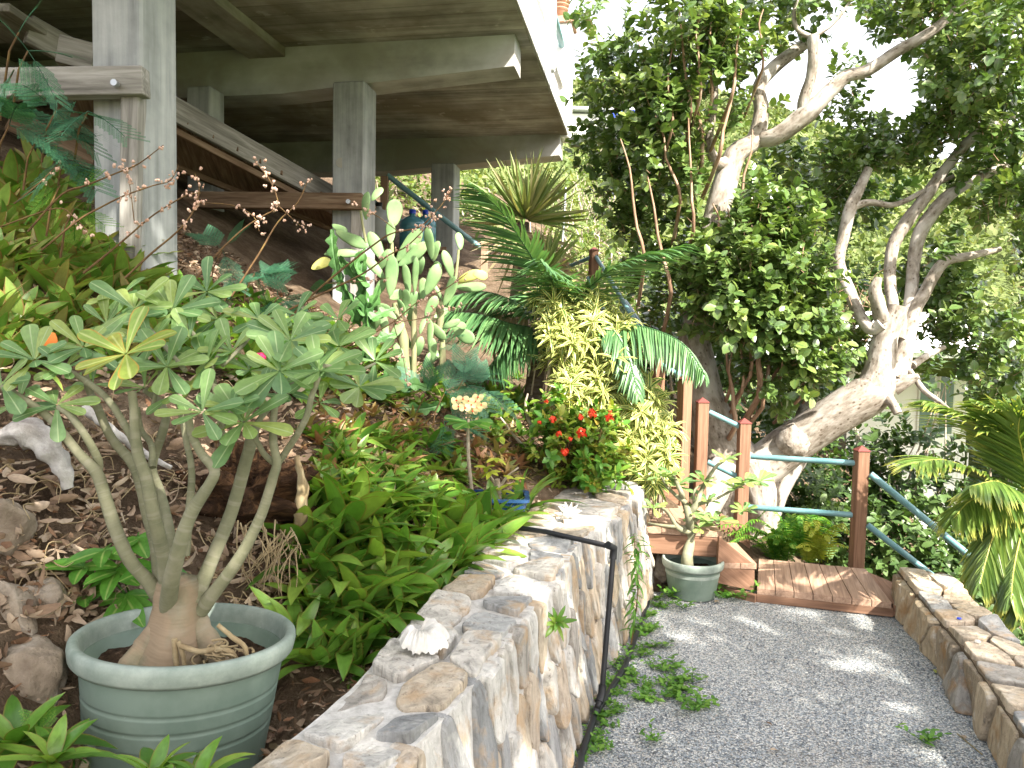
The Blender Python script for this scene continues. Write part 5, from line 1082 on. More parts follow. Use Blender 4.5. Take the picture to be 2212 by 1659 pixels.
# ------------------------------------------------------------------ litter, roots, rotting log, rocks
mb = MB(); n = 30000; x = RNG.uniform(-2.6, .3, n); y = RNG.uniform(1.1, 5.6, n); ok = (x < wallx(y) - WW + .04) & (np.abs(x / y) < .75); x, y = x[ok], y[ok]
pos = np.stack([x, y, height(x, y) + .02 + .02 * RNG.random(len(x))], 1); L = RNG.uniform(.012, .07, len(x)) * RNG.uniform(.3, 1., len(x))
leaves(mb, LT['lit'], pos, rdir(len(x), -.5, .5), nrm(rdir(len(x)) * 1. + [.3, -.4, .6]), L, L * RNG.uniform(.12, .6, len(x)), RNG.uniform(-1, 2, len(x)))
hp = [hit(random.uniform(0, 660), random.uniform(800, 1380)) for _ in range(650)]; hp = np.array([h for h in hp if h[1] < 5]); k_ = len(hp)
leaves(mb, LT['lit2'], hp + [0, -.01, .03], rdir(k_, -.5, .5), nrm(rdir(k_) * .8 + [.2, -.6, .5]), RNG.uniform(.03, .085, k_), RNG.uniform(.008, .032, k_), RNG.uniform(-2, 3, k_), RNG.uniform(.3, .72, k_))
tag(mb.build('leaf_litter', MT['litter']), 'dry brown leaf litter covering the bank behind the pots', 'leaf litter', kind='stuff')
mb = MB()
for k in range(260):
    q = hit(random.uniform(0, 640), random.uniform(830, 1330)) + [0, -.02, .03]; d = rdir(1, -.6, .2)[0] * random.uniform(.05, .16); w_ = RNG.standard_normal(3) * .02
    mb.tube([q, q + d * .5 + w_, q + d + [0, 0, -.03]], [random.uniform(.0015, .005), .002, .001], 4, False, True, 0, 3)
tag(mb.build('root_tangle', MT['root']), 'tangle of thin dry brown roots hanging on the cut bank', 'roots', kind='stuff')
def lump(c, s, n=20, amp=.18, fr=1.6, seed=0, facet=0.):
    V = []; rr_ = random.Random(seed); pl_ = []
    for _ in range(22): v_ = Vector((rr_.gauss(0, 1), rr_.gauss(0, 1), rr_.gauss(0, 1))).normalized(); pl_.append((v_, rr_.uniform(.78, 1.0)))
    for i in range(n + 1):
        for j in range(2 * n):
            th = math.pi * i / n; ph = math.pi * j / n; d = Vector((math.sin(th) * math.cos(ph), math.sin(th) * math.sin(ph), math.cos(th)))
            f = 1 + amp * noise.noise(d * fr + Vector((seed * 7.1, 0, 0))) * 1.6 + amp * .35 * noise.noise(d * fr * 4 + Vector((0, seed, 0)))
            if facet: f = min([1.3] + [h_ / d.dot(v_) for v_, h_ in pl_ if d.dot(v_) > .15]) * (1 + amp * noise.noise(d * fr + Vector((seed * 7.1, 0, 0)))) + .03 * noise.noise(d * 7 + Vector((0, seed, 0)))
            V.append((d.x * f * s[0], d.y * f * s[1], d.z * f * s[2]))
    V = np.array(V); m_ = 2 * n; i = np.arange(n)[:, None] * m_; j = np.arange(m_)[None]; j2 = (j + 1) % m_
    return V + c, np.stack([i + j, i + m_ + j, i + m_ + j2, i + j2], -1).reshape(-1, 4)
rocks = [(18, 1335, 1.98, 62, 72, 'tan boulder cut off by the left edge beside the pot rim'), (62, 1462, 1.86, 78, 74, 'pale rugged boulder touching the left side of the large pot'), (10, 1150, 2.15, 50, 80, 'grey white stone at the left edge above the tan boulder'), (105, 1300, 2.08, 40, 55, 'rough grey crumbly stone between the boulders and the sapling'),
         (40, 890, 2.75, 38, 40, 'brownish stone on the bank near the upper left stems'), (272, 1012, 2.7, 26, 36, 'smooth tan stone lodged among the roots behind the stems'), (165, 1520, 1.98, 40, 40, 'dark brown stone in the shade left of the pot'), (125, 1190, 2.3, 36, 34, 'small pale stone below the bleached bark'), (720, 1000 + 20, 3.6, 26, 20, 'pale stone showing between the reddish rosettes'), (1425, 1235, 4.95, 26, 28, 'rough stone under the landing behind the second pot'), (210, 1560, 1.9, 26, 22, 'little dark stone at the foot of the large pot')]
for k, (x, y, Yy, rx, ry, lab) in enumerate(rocks):
    c = P(x, y, Yy); mb = MB(); V, Fq = lump(np.zeros(3), (px2m(rx, Yy), px2m((rx + ry) / 2, Yy), px2m(ry, Yy)), 34, .16, 1.6, k * 3.3 + 1, .12); mb.add(V + c, Fq, V + k * 3, True)
    tag(mb.build('rock', MT['rock'], loc=c), lab, 'rock', 'rocks on the bank left of the pot' if k < 8 else None)
LG = thing('rotting_log', P(560, 1090, 2.72), 'dark rotting log end with orange fibres behind the desert rose', 'log')
mb = MB(); V, Fq = lump(np.zeros(3), (px2m(140, 2.7), .20, px2m(118, 2.7)), 50, .42, 2.9, 4.2, .0); mb.add(V + P(535, 1095, 2.86), Fq, V, True); mb.build('wood', MT['rot'], LG)
mb = MB(); pts = [P(640, 985, 2.75), P(652, 1040, 2.72), P(650, 1110, 2.72), P(628, 1170, 2.74)]; mb.tube(pts, [px2m(5, 2.7), px2m(10, 2.7), px2m(13, 2.7), px2m(5, 2.7)], 12, True, True, 1.0, 5); mb.build('bark_flap', MT['root'], LG)
mb = MB()
for k in range(46):
    a = (random.uniform(500, 640), random.uniform(1120, 1200)); b = (a[0] * .6 + 220 + random.uniform(-45, 45), a[1] + random.uniform(30, 130)); mb.tube([P(*a, 2.55), P((a[0] + b[0]) / 2 + random.uniform(-12, 12), (a[1] + b[1]) / 2, 2.48), P(*b, 2.46)], [.0035, .0022, .001], 4, False, True, 0, 3)
mb.build('root_fibres', MT['root'], LG)
BK = []
for (pl, lab) in [([(0, 945, 2.35, 20), (60, 935, 2.35, 30), (105, 965, 2.35, 26), (135, 1010, 2.35, 20), (150, 1055, 2.35, 12)], 'bleached grey slab of dead bark lying on the bank at left'), ([(180, 880, 2.6, 9), (250, 935, 2.6, 9), (320, 985, 2.6, 7), (370, 1010, 2.6, 4)], 'thin bleached dead branch lying behind the stems')]:
    mb = MB(); skel(mb, [[(a, b, Y_, r) for a, b, Y_, r in pl]], 14, .7, 6); tag(mb.build('dead_bark', MT['bleach'], loc=P(*pl[0][:3])), lab, 'dead wood')
SP = thing('leafy_sapling', P(260, 1330, 2.25), 'bright green broad leafed sapling squeezed behind the left rim of the large pot', 'plant')
mb = MB(); skel(mb, [[(300, 1330, 2.25, 4), (250, 1260, 2.2, 3), (180, 1225, 2.15, 2)], [(300, 1330, 2.25, 4), (270, 1240, 2.25, 3), (300, 1150, 2.3, 2)], [(250, 1260, 2.2, 3), (210, 1290, 2.15, 2), (190, 1300, 2.1, 2)]], 6, .05); mb.build('stem', MT['weed'], SP)
mb = MB()
for (x, y, n) in [(180, 1225, 7), (185, 1285, 7), (250, 1235, 7), (295, 1165, 6), (270, 1290, 6), (225, 1190, 5), (330, 1230, 5)]:
    ph = np.arange(n) * 2.4 + x; d = nrm(np.stack([np.cos(ph), np.sin(ph), RNG.uniform(-.5, .5, n)], 1)); leaves(mb, LT['oval'], np.repeat(P(x, y, 2.18)[None], n, 0), d, (0, -.6, 1), RNG.uniform(.09, .14, n), .05, .9)
mb.build('leaves', MT['sapling'], SP)
o = MB(); leaves(o, LT['oval'], [P(105, 765, 2.2)], [(.2, -.3, .9)], (0, -1, .2), .07, .06, 1.5); tag(o.build('curled_orange_leaf', MT['orange'], loc=P(105, 765, 2.2)), 'curled orange dead leaf at the upper left of the desert rose', 'leaf')

# ------------------------------------------------------------------ prickly pear
def zc(a, b): return (663.6 + a / 3.214, 405.5 + b / 3.214)
PC = thing('prickly_pear_cactus', P(900, 830, 4.8), 'tall prickly pear cactus with pale flat pads in front of the far columns', 'cactus')
YC = 4.7
for st_ in ([[(*zc(700, 1330), YC, 8), (*zc(680, 1200), YC, 9), (*zc(665, 1050), YC, 12), (*zc(640, 950), YC, 10), (*zc(610, 800), YC, 7)], [(*zc(740, 1320), YC, 6), (*zc(742, 1150), YC, 6), (*zc(740, 950), YC, 6), (*zc(748, 840), YC, 5)],
          [(*zc(935, 1290), YC + .1, 8), (*zc(940, 1150), YC + .1, 7), (*zc(938, 1040), YC + .1, 5)], [(*zc(915, 980), YC + .1, 7), (*zc(925, 880), YC + .1, 9), (*zc(915, 790), YC + .1, 8)], [(*zc(938, 1040), YC + .1, 5), (*zc(912, 985), YC + .1, 7)], [(*zc(970, 1300), YC, 5), (*zc(985, 1240), YC, 5)],
          [(*zc(410, 380), YC, 3), (*zc(385, 260), YC, 3), (*zc(372, 160), YC, 3)], [(*zc(1030, 630), YC + .1, 3.4), (*zc(1045, 500), YC + .1, 3), (*zc(1050, 430), YC + .1, 3)], [(*zc(590, 490), YC, 4), (*zc(585, 380), YC, 4)], [(*zc(850, 720), YC + .1, 4), (*zc(855, 560), YC + .1, 4)]]):
    mb = MB(); skel(mb, [st_], 12, .2); mb.build('stem', MT['ctrunk'], PC)
pads = [(415, 125, 175, 66, 85), (485, 45, 110, 62, 62), (605, 175, 170, 110, 85), (575, 310, 140, 72, 95), (310, 355, 240, 92, -27), (225, 285, 110, 60, -35), (240, 460, 220, 62, 4), (95, 530, 140, 70, 32), (485, 412, 225, 92, 118), (705, 400, 250, 105, 52), (732, 462, 235, 100, 35), (850, 385, 200, 70, 92), (895, 440, 130, 66, 78),
        (975, 530, 180, 66, 112), (1057, 370, 130, 60, 86), (583, 612, 255, 98, 87), (690, 640, 200, 62, 97), (752, 605, 230, 46, 94), (870, 635, 210, 92, 68), (1125, 620, 180, 72, 20), (1200, 605, 95, 72, -10), (1135, 688, 195, 72, 2), (985, 715, 200, 80, 66), (497, 832, 150, 60, 0), (745, 782, 115, 78, 88), (905, 990, 165, 68, -38), (1000, 948, 125, 52, 25), (1085, 1020, 165, 88, -30),
        (835, 885, 95, 48, 85), (655, 840, 125, 46, 105), (870, 1120, 140, 66, 92), (645, 1275, 175, 88, 55), (470, 560, 190, 70, 130), (1065, 955, 90, 52, 0), (620, 745, 110, 70, 20), (540, 960, 170, 60, 100), (470, 950, 130, 60, 60), (790, 540, 120, 56, 75), (905, 725, 130, 30, 120), (800, 960, 110, 40, 85), (850, 1010, 170, 50, 92), (565, 1300, 150, 60, 80), (905, 560, 90, 60, 90), (700, 1060, 120, 40, 110), (830, 1200, 110, 40, 70), (620, 1000, 150, 70, 60), (720, 900, 150, 70, 110), (800, 700, 150, 70, 100), (680, 780, 140, 70, 75), (860, 820, 140, 66, 60), (780, 1100, 130, 60, 80), (640, 1150, 150, 66, 110), (930, 870, 120, 60, 40), (560, 860, 140, 60, 140), (500, 700, 140, 64, 60), (760, 450, 130, 70, 120), (540, 500, 150, 70, 60), (880, 1180, 120, 56, 50), (700, 1240, 130, 60, 85)]
for k, (x, y, L, W, ang) in enumerate(pads):
    px_, py_ = zc(x, y); Yk = YC + random.uniform(-.12, .12); c = P(px_, py_, Yk); L = px2m(L * 1.08 / 3.214, Yk); W = px2m(W / 3.214, Yk)
    yaw = random.uniform(-.5, .5); a = R(ang); ax = np.array([math.cos(a), 0, math.sin(a)]); nn = nrm(np.array([math.sin(yaw), -math.cos(yaw), random.uniform(-.2, .3)])); ax = nrm(ax - nn * (ax @ nn)); bx = np.cross(ax, nn); W = W / max(.6, math.cos(yaw))
    V = []; n = 14; m_ = 12; base = -ax if True else ax
    for i in range(n + 1):
        t = i / n; wd = max(.04, (1 - abs(2 * t - 1) ** 2.8)) ** .5 * (.62 + .38 * min(1, t * 1.6)); 
        for j in range(m_):
            q = 2 * math.pi * j / m_; sx = math.copysign(abs(math.cos(q)) ** .8, math.cos(q)); V.append(c + ax * L * (t - .5) + bx * W * .5 * wd * sx + nn * L * .055 * wd * math.sin(q) + nn * .015 * math.sin(t * 3 + k))
    i = np.arange(n)[:, None] * m_; j = np.arange(m_)[None]; j2 = (j + 1) % m_
    mb = MB(); mb.add(np.array(V), np.stack([i + j, i + j2, i + m_ + j2, i + m_ + j], -1).reshape(-1, 4), np.array(V) - c + k, True)
    mb.build('pad', MT['pady'] if k in (19, 7, 20) else MT['pad'], PC)
def ribbed(mb, pts, r, wav=.45, pitch=.06):
    pts = np.array(pts); rad = np.full(len(pts), r); L = np.sum(np.linalg.norm(np.diff(pts, axis=0), axis=1)); sub = max(3, int(L / (pitch / 5) / (len(pts) - 1)))
    pts, rad = spline(pts, rad, sub); T = nrm(np.gradient(pts, axis=0)); u = nrm(np.cross(T[0], [.3, 1, .2])); V = []; ln = 0; n = 12
    for i in range(len(pts)):
        if i: ln += np.linalg.norm(pts[i] - pts[i - 1])
        u = nrm(u - T[i] * (u @ T[i])); v = np.cross(T[i], u); tw = ln * 1.5
        for j in range(n):
            a = 2 * math.pi * j / n; rib = (.5 + .5 * math.cos(3 * a)) ** 2.2; w_ = 1 + wav * rib * math.sin(2 * math.pi * ln / pitch); rr = r * (.30 + .85 * rib * w_) * min(1, (len(pts) - 1 - i) / 6 + .25)
            V.append(pts[i] + rr * (math.cos(a + tw) * u + math.sin(a + tw) * v))
    k = len(pts); i = np.arange(k - 1)[:, None] * n; j = np.arange(n)[None]; j2 = (j + 1) % n
    mb.add(np.array(V), np.stack([i + j, i + j2, i + n + j2, i + n + j], -1).reshape(-1, 4), None, False)
SG = thing('lobed_spurge', P(790, 800, 4.5), 'wavy edged three ribbed green succulent climbing beside the prickly pear', 'succulent')
for pl in [[(420, 1000), (400, 800), (385, 640), (395, 440)], [(380, 900), (300, 780), (230, 640), (190, 450), (175, 290)], [(300, 820), (340, 900), (370, 960)], [(400, 700), (320, 600), (260, 520), (240, 560)], [(360, 620), (330, 530), (400, 420)], [(440, 920), (520, 880), (610, 840)], [(440, 1090), (530, 1050), (620, 1010)], [(640, 1390), (740, 1370), (850, 1400)], [(450, 1545), (640, 1530), (800, 1530), (960, 1495)], [(520, 1360), (560, 1300), (600, 1240)], [(400, 1180), (420, 1080), (410, 960)], [(560, 1480), (620, 1590), (640, 1680)], [(340, 760), (420, 830), (480, 760), (500, 680)]]:
    mb = MB(); ribbed(mb, [P(*zc(a, b), 4.45 + .04 * i) for i, (a, b) in enumerate(pl)], .032, .5, .075); mb.build('stem', MT['spurge'], SG)

# ------------------------------------------------------------------ palms, ferns
def frond(pl, Yb, Ye, n, L, W, mat, par, name='frond', ang=55, hang=.5, T='blade', r0=.009, start=.12, up=(0, 0, 1), Lp=None, curl=1.):
    k = len(pl); pts = np.array([P(a, b, Yb + (Ye - Yb) * i / (k - 1)) for i, (a, b) in enumerate(pl)]); pts, rad = spline(pts, np.linspace(r0, r0 * .25, k), 8)
    ln = np.concatenate([[0], np.cumsum(np.linalg.norm(np.diff(pts, axis=0), axis=1))]); ts = np.linspace(start, 1, n) * ln[-1]
    pos = np.stack([np.interp(ts, ln, pts[:, i]) for i in range(3)], 1); Tn = nrm(np.gradient(pts, axis=0)); tn = nrm(np.stack([np.interp(ts, ln, Tn[:, i]) for i in range(3)], 1))
    s_ = nrm(np.cross(tn, np.asarray(up, float))); f = np.linspace(start, 1, n); pf = np.sin(np.pi * np.clip(f * .82 + .14, 0, 1)) ** .6
    mb = MB(); mb.tube(pts, rad, 6, True, True, 0, 1)
    for sg in (-1, 1):
        a = R(ang) * (1 - .55 * f[:, None]); d = nrm(tn * np.cos(a) + sg * s_ * np.sin(a) + np.array([0, 0, -hang]) + .05 * RNG.standard_normal((n, 3)))
        leaves(mb, LT[T], pos, d, nrm(np.cross(s_, tn) * (1) + .15 * RNG.standard_normal((n, 3))) * np.sign(1), L * pf * (.9 + .2 * RNG.random(n)), W, curl)
    return mb.build(name, mat, par)
PM = thing('green_palm', P(1165, 840, 5.9), 'dark green feather leaved palm between the cactus and the striped bush', 'palm')
mb = MB(); skel(mb, [[(1150, 870, 5.9, 20), (1160, 800, 5.9, 21), (1180, 740, 5.9, 19), (1200, 700, 5.9, 14)]], 14, .3); mb.build('trunk', MT['palmtrunk'], PM)
for pl, Yb, Ye, n, L, ang, hg in [
    ([(1205, 690), (1185, 620), (1147, 553), (1085, 460), (1026, 405)], 5.9, 5.2, 50, .42, 62, .30),
    ([(1215, 690), (1252, 643), (1310, 590), (1380, 555), (1478, 530)], 5.9, 5.2, 52, .38, 62, .22),
    ([(1190, 715), (1107, 700), (1037, 680), (960, 672)], 5.8, 5.4, 44, .42, 70, .8),
    ([(1190, 700), (1120, 655), (1045, 630), (975, 640)], 5.9, 5.5, 40, .36, 60, .55),
    ([(1200, 700), (1200, 640), (1185, 590), (1165, 560)], 5.9, 5.0, 34, .36, 65, .5),
    ([(1215, 700), (1303, 700), (1378, 704), (1440, 722), (1483, 750), (1518, 800)], 5.7, 4.9, 54, .36, 70, 1.0),
    ([(1215, 705), (1290, 695), (1330, 720), (1360, 780), (1378, 850)], 5.7, 5.0, 44, .26, 50, .5),
    ([(1190, 720), (1150, 720), (1100, 745), (1060, 790)], 5.8, 5.5, 36, .36, 70, .8),
    ([(1210, 700), (1225, 650), (1215, 600), (1190, 590)], 6.0, 5.4, 30, .3, 60, .4),
    ([(1200, 690), (1150, 640), (1110, 640), (1060, 655)], 6.1, 6.0, 34, .34, 60, .6)]:
    frond(pl, Yb, Ye, n, L * 1.15, .030, MT['palm'], PM, ang=ang, hang=hg * .65)
mb = MB()
for k in range(90):
    a = (random.uniform(1060, 1180), random.uniform(640, 730)); b = (a[0] + random.uniform(-20, 25), a[1] + random.uniform(70, 130)); p = P(*a, 5.95); leaves(mb, LT['blade'], [p], [P(*b, 5.9) - p], (0, -1, .2), np.linalg.norm(P(*b, 5.9) - p), .02, .6)
mb.build('dead_skirt', MT['dryblade'], PM)
YU = thing('spiky_fan_palm', P(1125, 600, 7.4), 'spiky pale green fan plant with dry tan blades behind the green palm', 'palm')
mb = MB(); skel(mb, [[(1110, 720, 7.4, 18), (1120, 620, 7.4, 16), (1132, 480, 7.4, 12)]], 12, .3); mb.build('trunk', MT['palmtrunk'], YU)
mb = MB(); n = 190; d = nrm(rdir(n, -.15, 1) * [1, .7, 1.1]); leaves(mb, LT['blade'], np.repeat(P(1135, 475, 7.4)[None], n, 0) + d * .04, d, nrm(rdir(n) + [0, -1, 0]), RNG.uniform(.45, .72, n), .040, .8); mb.build('blades', MT['yucca'], YU)
mb = MB(); n = 90; d = nrm(rdir(n, -1, -.2)); leaves(mb, LT['blade'], np.repeat(P(1130, 500, 7.4)[None], n, 0), d, (0, -1, 0), RNG.uniform(.4, .8, n), .03, 1.4); mb.build('dead_skirt', MT['dryblade'], YU)
YU2 = thing('spiky_fan_palm', P(1165, 640, 7.0), 'smaller spiky fan plant crowded below the larger one by the pole', 'palm')
mb = MB(); n = 90; d = nrm(rdir(n, -.1, 1) * [.8, .6, 1.2]); leaves(mb, LT['blade'], np.repeat(P(1178, 585, 7.0)[None], n, 0), d, nrm(rdir(n) + [0, -1, 0]), RNG.uniform(.3, .55, n), .032, .8); mb.build('blades', MT['yucca'], YU2)
mb = MB(); skel(mb, [[(1170, 720, 7.0, 12), (1175, 640, 7.0, 10), (1178, 590, 7.0, 8)]], 10, .3); mb.build('trunk', MT['palmtrunk'], YU2)
PY = thing('yellow_palm', P(2230, 1400, 4.6), 'yellow green feather palm reaching in from the right edge over the low wall', 'palm')
mb = MB(); skel(mb, [[(2240, 1520, 4.6, 20), (2235, 1300, 4.6, 18), (2225, 1130, 4.6, 16)]], 12, .2); mb.build('trunk', MT['palmtrunk'], PY)
for pl, Yb, Ye, n, L, ang, hg in [
    ([(2225, 1100), (2116, 1023), (2048, 996), (2007, 995), (1975, 1003)], 4.6, 4.1, 46, .34, 45, .05),
    ([(2225, 1090), (2173, 966), (2109, 917), (2041, 879), (2003, 868)], 4.7, 4.4, 46, .36, 45, .1),
    ([(2230, 1090), (2200, 960), (2170, 900), (2120, 870)], 4.6, 4.4, 40, .34, 50, .15),
    ([(2225, 1100), (2184, 1110), (2150, 1150), (2130, 1210), (2118, 1262)], 4.6, 4.2, 40, .30, 45, .5),
    ([(2225, 1100), (2160, 1070), (2100, 1080), (2060, 1120)], 4.6, 4.1, 42, .30, 50, .4),
    ([(2228, 1090), (2214, 1000), (2200, 930), (2210, 880)], 4.5, 4.3, 34, .34, 50, .2),
    ([(2228, 1110), (2205, 1160), (2190, 1230), (2185, 1290)], 4.5, 4.1, 36, .3, 45, .5),
    ([(2228, 1100), (2190, 1060), (2150, 1040), (2100, 1050)], 4.5, 3.9, 40, .3, 50, .35),
    ([(2230, 1100), (2230, 1180), (2215, 1260), (2205, 1330)], 4.5, 4.1, 32, .28, 45, .5),
    ([(2230, 1080), (2240, 980), (2215, 910), (2160, 868)], 4.8, 4.6, 36, .34, 50, .2)]:
    frond(pl, Yb, Ye, n + 6, L * 1.2, .027, MT['palmy'], PY, ang=ang, hang=hg)
FE = thing('fern_clump', P(1700, 1220, 5.7), 'bright green fern clump behind the deck boards under the lower rail', 'fern')
for k in range(34):
    x0, y0 = random.uniform(1650, 1760), random.uniform(1195, 1225); dx = random.gauss(0, 60) + (x0 - 1700) * .5; hh = random.uniform(40, 105)
    frond([(x0, y0), (x0 + dx * .4, y0 - hh * .7), (x0 + dx, y0 - hh), (x0 + dx * 1.6, y0 - hh * .75)], 5.6, 5.6 - random.uniform(-.2, .35), 26, .065, .016, MT['fern'], FE, 'frond', 80, .1, 'blade', .003, .1)
FE2 = thing('fern_clump', P(1770, 1220, 5.5), 'yellowing fern tuft at the right end of the green fern clump', 'fern')
fy = leafmat('yellow_fern', [(.30, .38, .04), (.45, .46, .07)], rough=.5)
for k in range(9):
    x0, y0 = random.uniform(1740, 1790), 1215; dx = random.gauss(15, 40); hh = random.uniform(30, 90)
    frond([(x0, y0), (x0 + dx * .4, y0 - hh * .7), (x0 + dx, y0 - hh), (x0 + dx * 1.6, y0 - hh * .8)], 5.5, 5.3, 20, .06, .018, fy, FE2, 'frond', 80, .1, 'blade', .003, .1)

# ------------------------------------------------------------------ striped bush (song of india)
SI = thing('striped_leaf_bush', P(1300, 1040, 5.4), 'large bush of cream and green striped leaves at the far end of the wall', 'bush')
rg_ = [(1200, 690, 45, 45, 14), (1240, 750, 60, 50, 22), (1290, 700, 50, 50, 12), (1250, 830, 60, 60, 26), (1330, 800, 50, 60, 20), (1330, 880, 70, 50, 26), (1390, 900, 50, 55, 22), (1380, 970, 60, 50, 26), (1340, 950, 50, 50, 16), (1400, 1020, 30, 30, 8), (1200, 640, 60, 25, 8), (1420, 940, 28, 45, 10), (1265, 660, 30, 30, 7), (1425, 985, 24, 45, 8), (1395, 860, 30, 40, 8), (1190, 740, 30, 40, 7), (1350, 720, 30, 40, 6)]
mb = MB(); sb = MB()
for (cx, cy, rx, ry, N) in rg_:
    c, d = blob(cx, cy, rx, ry, 5.15 + (1040 - cy) * .0012, .28, int(N * 1.6))
    for q, dd in zip(c, d):
        n = 16; k = np.arange(n); ph = k * 2.4 + random.random() * 6; ax = nrm(dd + np.array([.1, -.35, .35])); a_ = nrm(np.cross(ax, [.1, .3, 1.])); b_ = np.cross(ax, a_); el = .05 + .95 * k / n
        dv = (np.cos(ph) * np.cos(el))[:, None] * a_ + (np.sin(ph) * np.cos(el))[:, None] * b_ + np.sin(el)[:, None] * ax
        leaves(mb, LT['dr'], q + dv * .01 - ax * (.05 * (1 - k / n))[:, None], dv, ax, RNG.uniform(.11, .17, n), RNG.uniform(.020, .028, n), RNG.uniform(.6, 1.5, n))
        sb.tube([q - ax * .02, q - ax * .12 - [0, 0, .05], q - ax * .15 - [0, -.05, .25]], [.006, .007, .008], 5, False)
mb.build('foliage', MT['dracaena'], SI); sb.build('stems', MT['twig'], SI)

# ------------------------------------------------------------------ ixora and feathery seedlings
IX = thing('red_flowering_shrub', P(1250, 1050, 4.7), 'glossy leafed shrub dotted with red flower heads above the wall end', 'shrub')
mb = MB(); tw = MB()
for b in [(1240, 960, 70, 60, 4.75, .22, 70), (1300, 1010, 60, 45, 4.7, .2, 60), (1200, 900, 50, 40, 4.8, .2, 34), (1180, 970, 40, 50, 4.7, .2, 24), (1260, 1040, 70, 26, 4.6, .15, 40), (1300, 920, 35, 30, 4.7, .15, 20), (1100, 900, 40, 50, 4.9, .2, 14)]:
    c, d = blob(*b[:6], b[6]); sprays(mb, LT['tiny'] if 0 else LT['oval'], c, d, 8, .09, .062, .034, .9)
    for q in c[::2]: tw.tube([q, (q + P(1240, 1060, 4.8)) / 2 + RNG.standard_normal(3) * .03, P(1240 + random.uniform(-50, 50), 1060, 4.8)], [.002, .003, .004], 4, False)
mb.build('foliage', MT['ixleaf'], IX); tw.build('branches', MT['darktwig'], IX)
for (x, y, r) in [(1194, 906, 10), (1254, 901, 8), (1280, 893, 13), (1317, 903, 12), (1257, 936, 14), (1207, 938, 8), (1220, 976, 11), (1232, 948, 6), (1165, 913, 6), (1180, 868, 6), (1318, 890, 5)]:
    mb = MB(); n = 26; d = rdir(n, -.4, 1); rr = px2m(r, 4.5)
    leaves(mb, LT['tiny'], P(x, y, 4.48) + d * rr * .55, nrm(np.cross(d, rdir(n))), d, rr * .75, rr * .5, 0); mb.build('flower_head', MT['redpetal'], IX)
BT = thing('bare_shrub', P(1155, 1040, 4.9), 'bare dead grey and purplish branching stems left of the red flowers', 'shrub')
mb = MB(); skel(mb, [[(1150, 1060, 4.9, 8), (1145, 1000, 4.9, 6), (1150, 940, 4.9, 5), (1135, 880, 4.9, 3), (1140, 850, 4.9, 2)], [(1148, 1010, 4.9, 5), (1180, 960, 4.9, 3), (1200, 930, 4.9, 2)], [(1146, 980, 4.9, 4), (1110, 940, 4.9, 3), (1080, 900, 4.9, 2)], [(1150, 940, 4.9, 4), (1160, 900, 4.9, 3), (1150, 860, 4.9, 2)], [(1147, 1030, 4.9, 5), (1100, 990, 4.9, 2.5), (1060, 985, 4.9, 2)]], 7, .2); mb.build('branches', MT['twig'], BT)
FT = [leaf_t(1, 2, 'oval', 0, 0)]
LT['ft'] = leaf_t(2, 2, 'oval', 0, 0)
def feather(c, dirs, n, par, mat, L=.2):
    """twice divided leaf: rachis, pinnae, leaflets"""
    for k in range(n):
        mb = MB(); d = nrm(dirs + .55 * RNG.standard_normal(3) * [1, .5, .8]); up = nrm(np.array([0, -.5, 1.]) + .3 * RNG.standard_normal(3)); s_ = nrm(np.cross(d, up)); u2 = np.cross(s_, d)
        R_ = [c + d * L * t + np.array([0, 0, -.25 * L * t * t]) for t in np.linspace(0, 1, 6)]; mb.tube(R_, [.0018] * 6, 4, False)
        for t in np.linspace(.25, 1, 7):
            b = c + d * L * t + np.array([0, 0, -.25 * L * t * t])
            for sg in (-1, 1):
                pd = nrm(d * .7 + sg * s_ * .75 + [0, 0, -.15]); pl = L * .5; m_ = 19; tt = np.linspace(.06, 1, m_)[:, None]; pos = b + pd * pl * tt; ss = nrm(np.cross(pd, u2))
                for s2 in (-1, 1): leaves(mb, LT['ft'], pos, nrm(pd * .45 + s2 * ss), u2, pl * .12, pl * .04, 0)
        mb.build('leaf', mat, par)
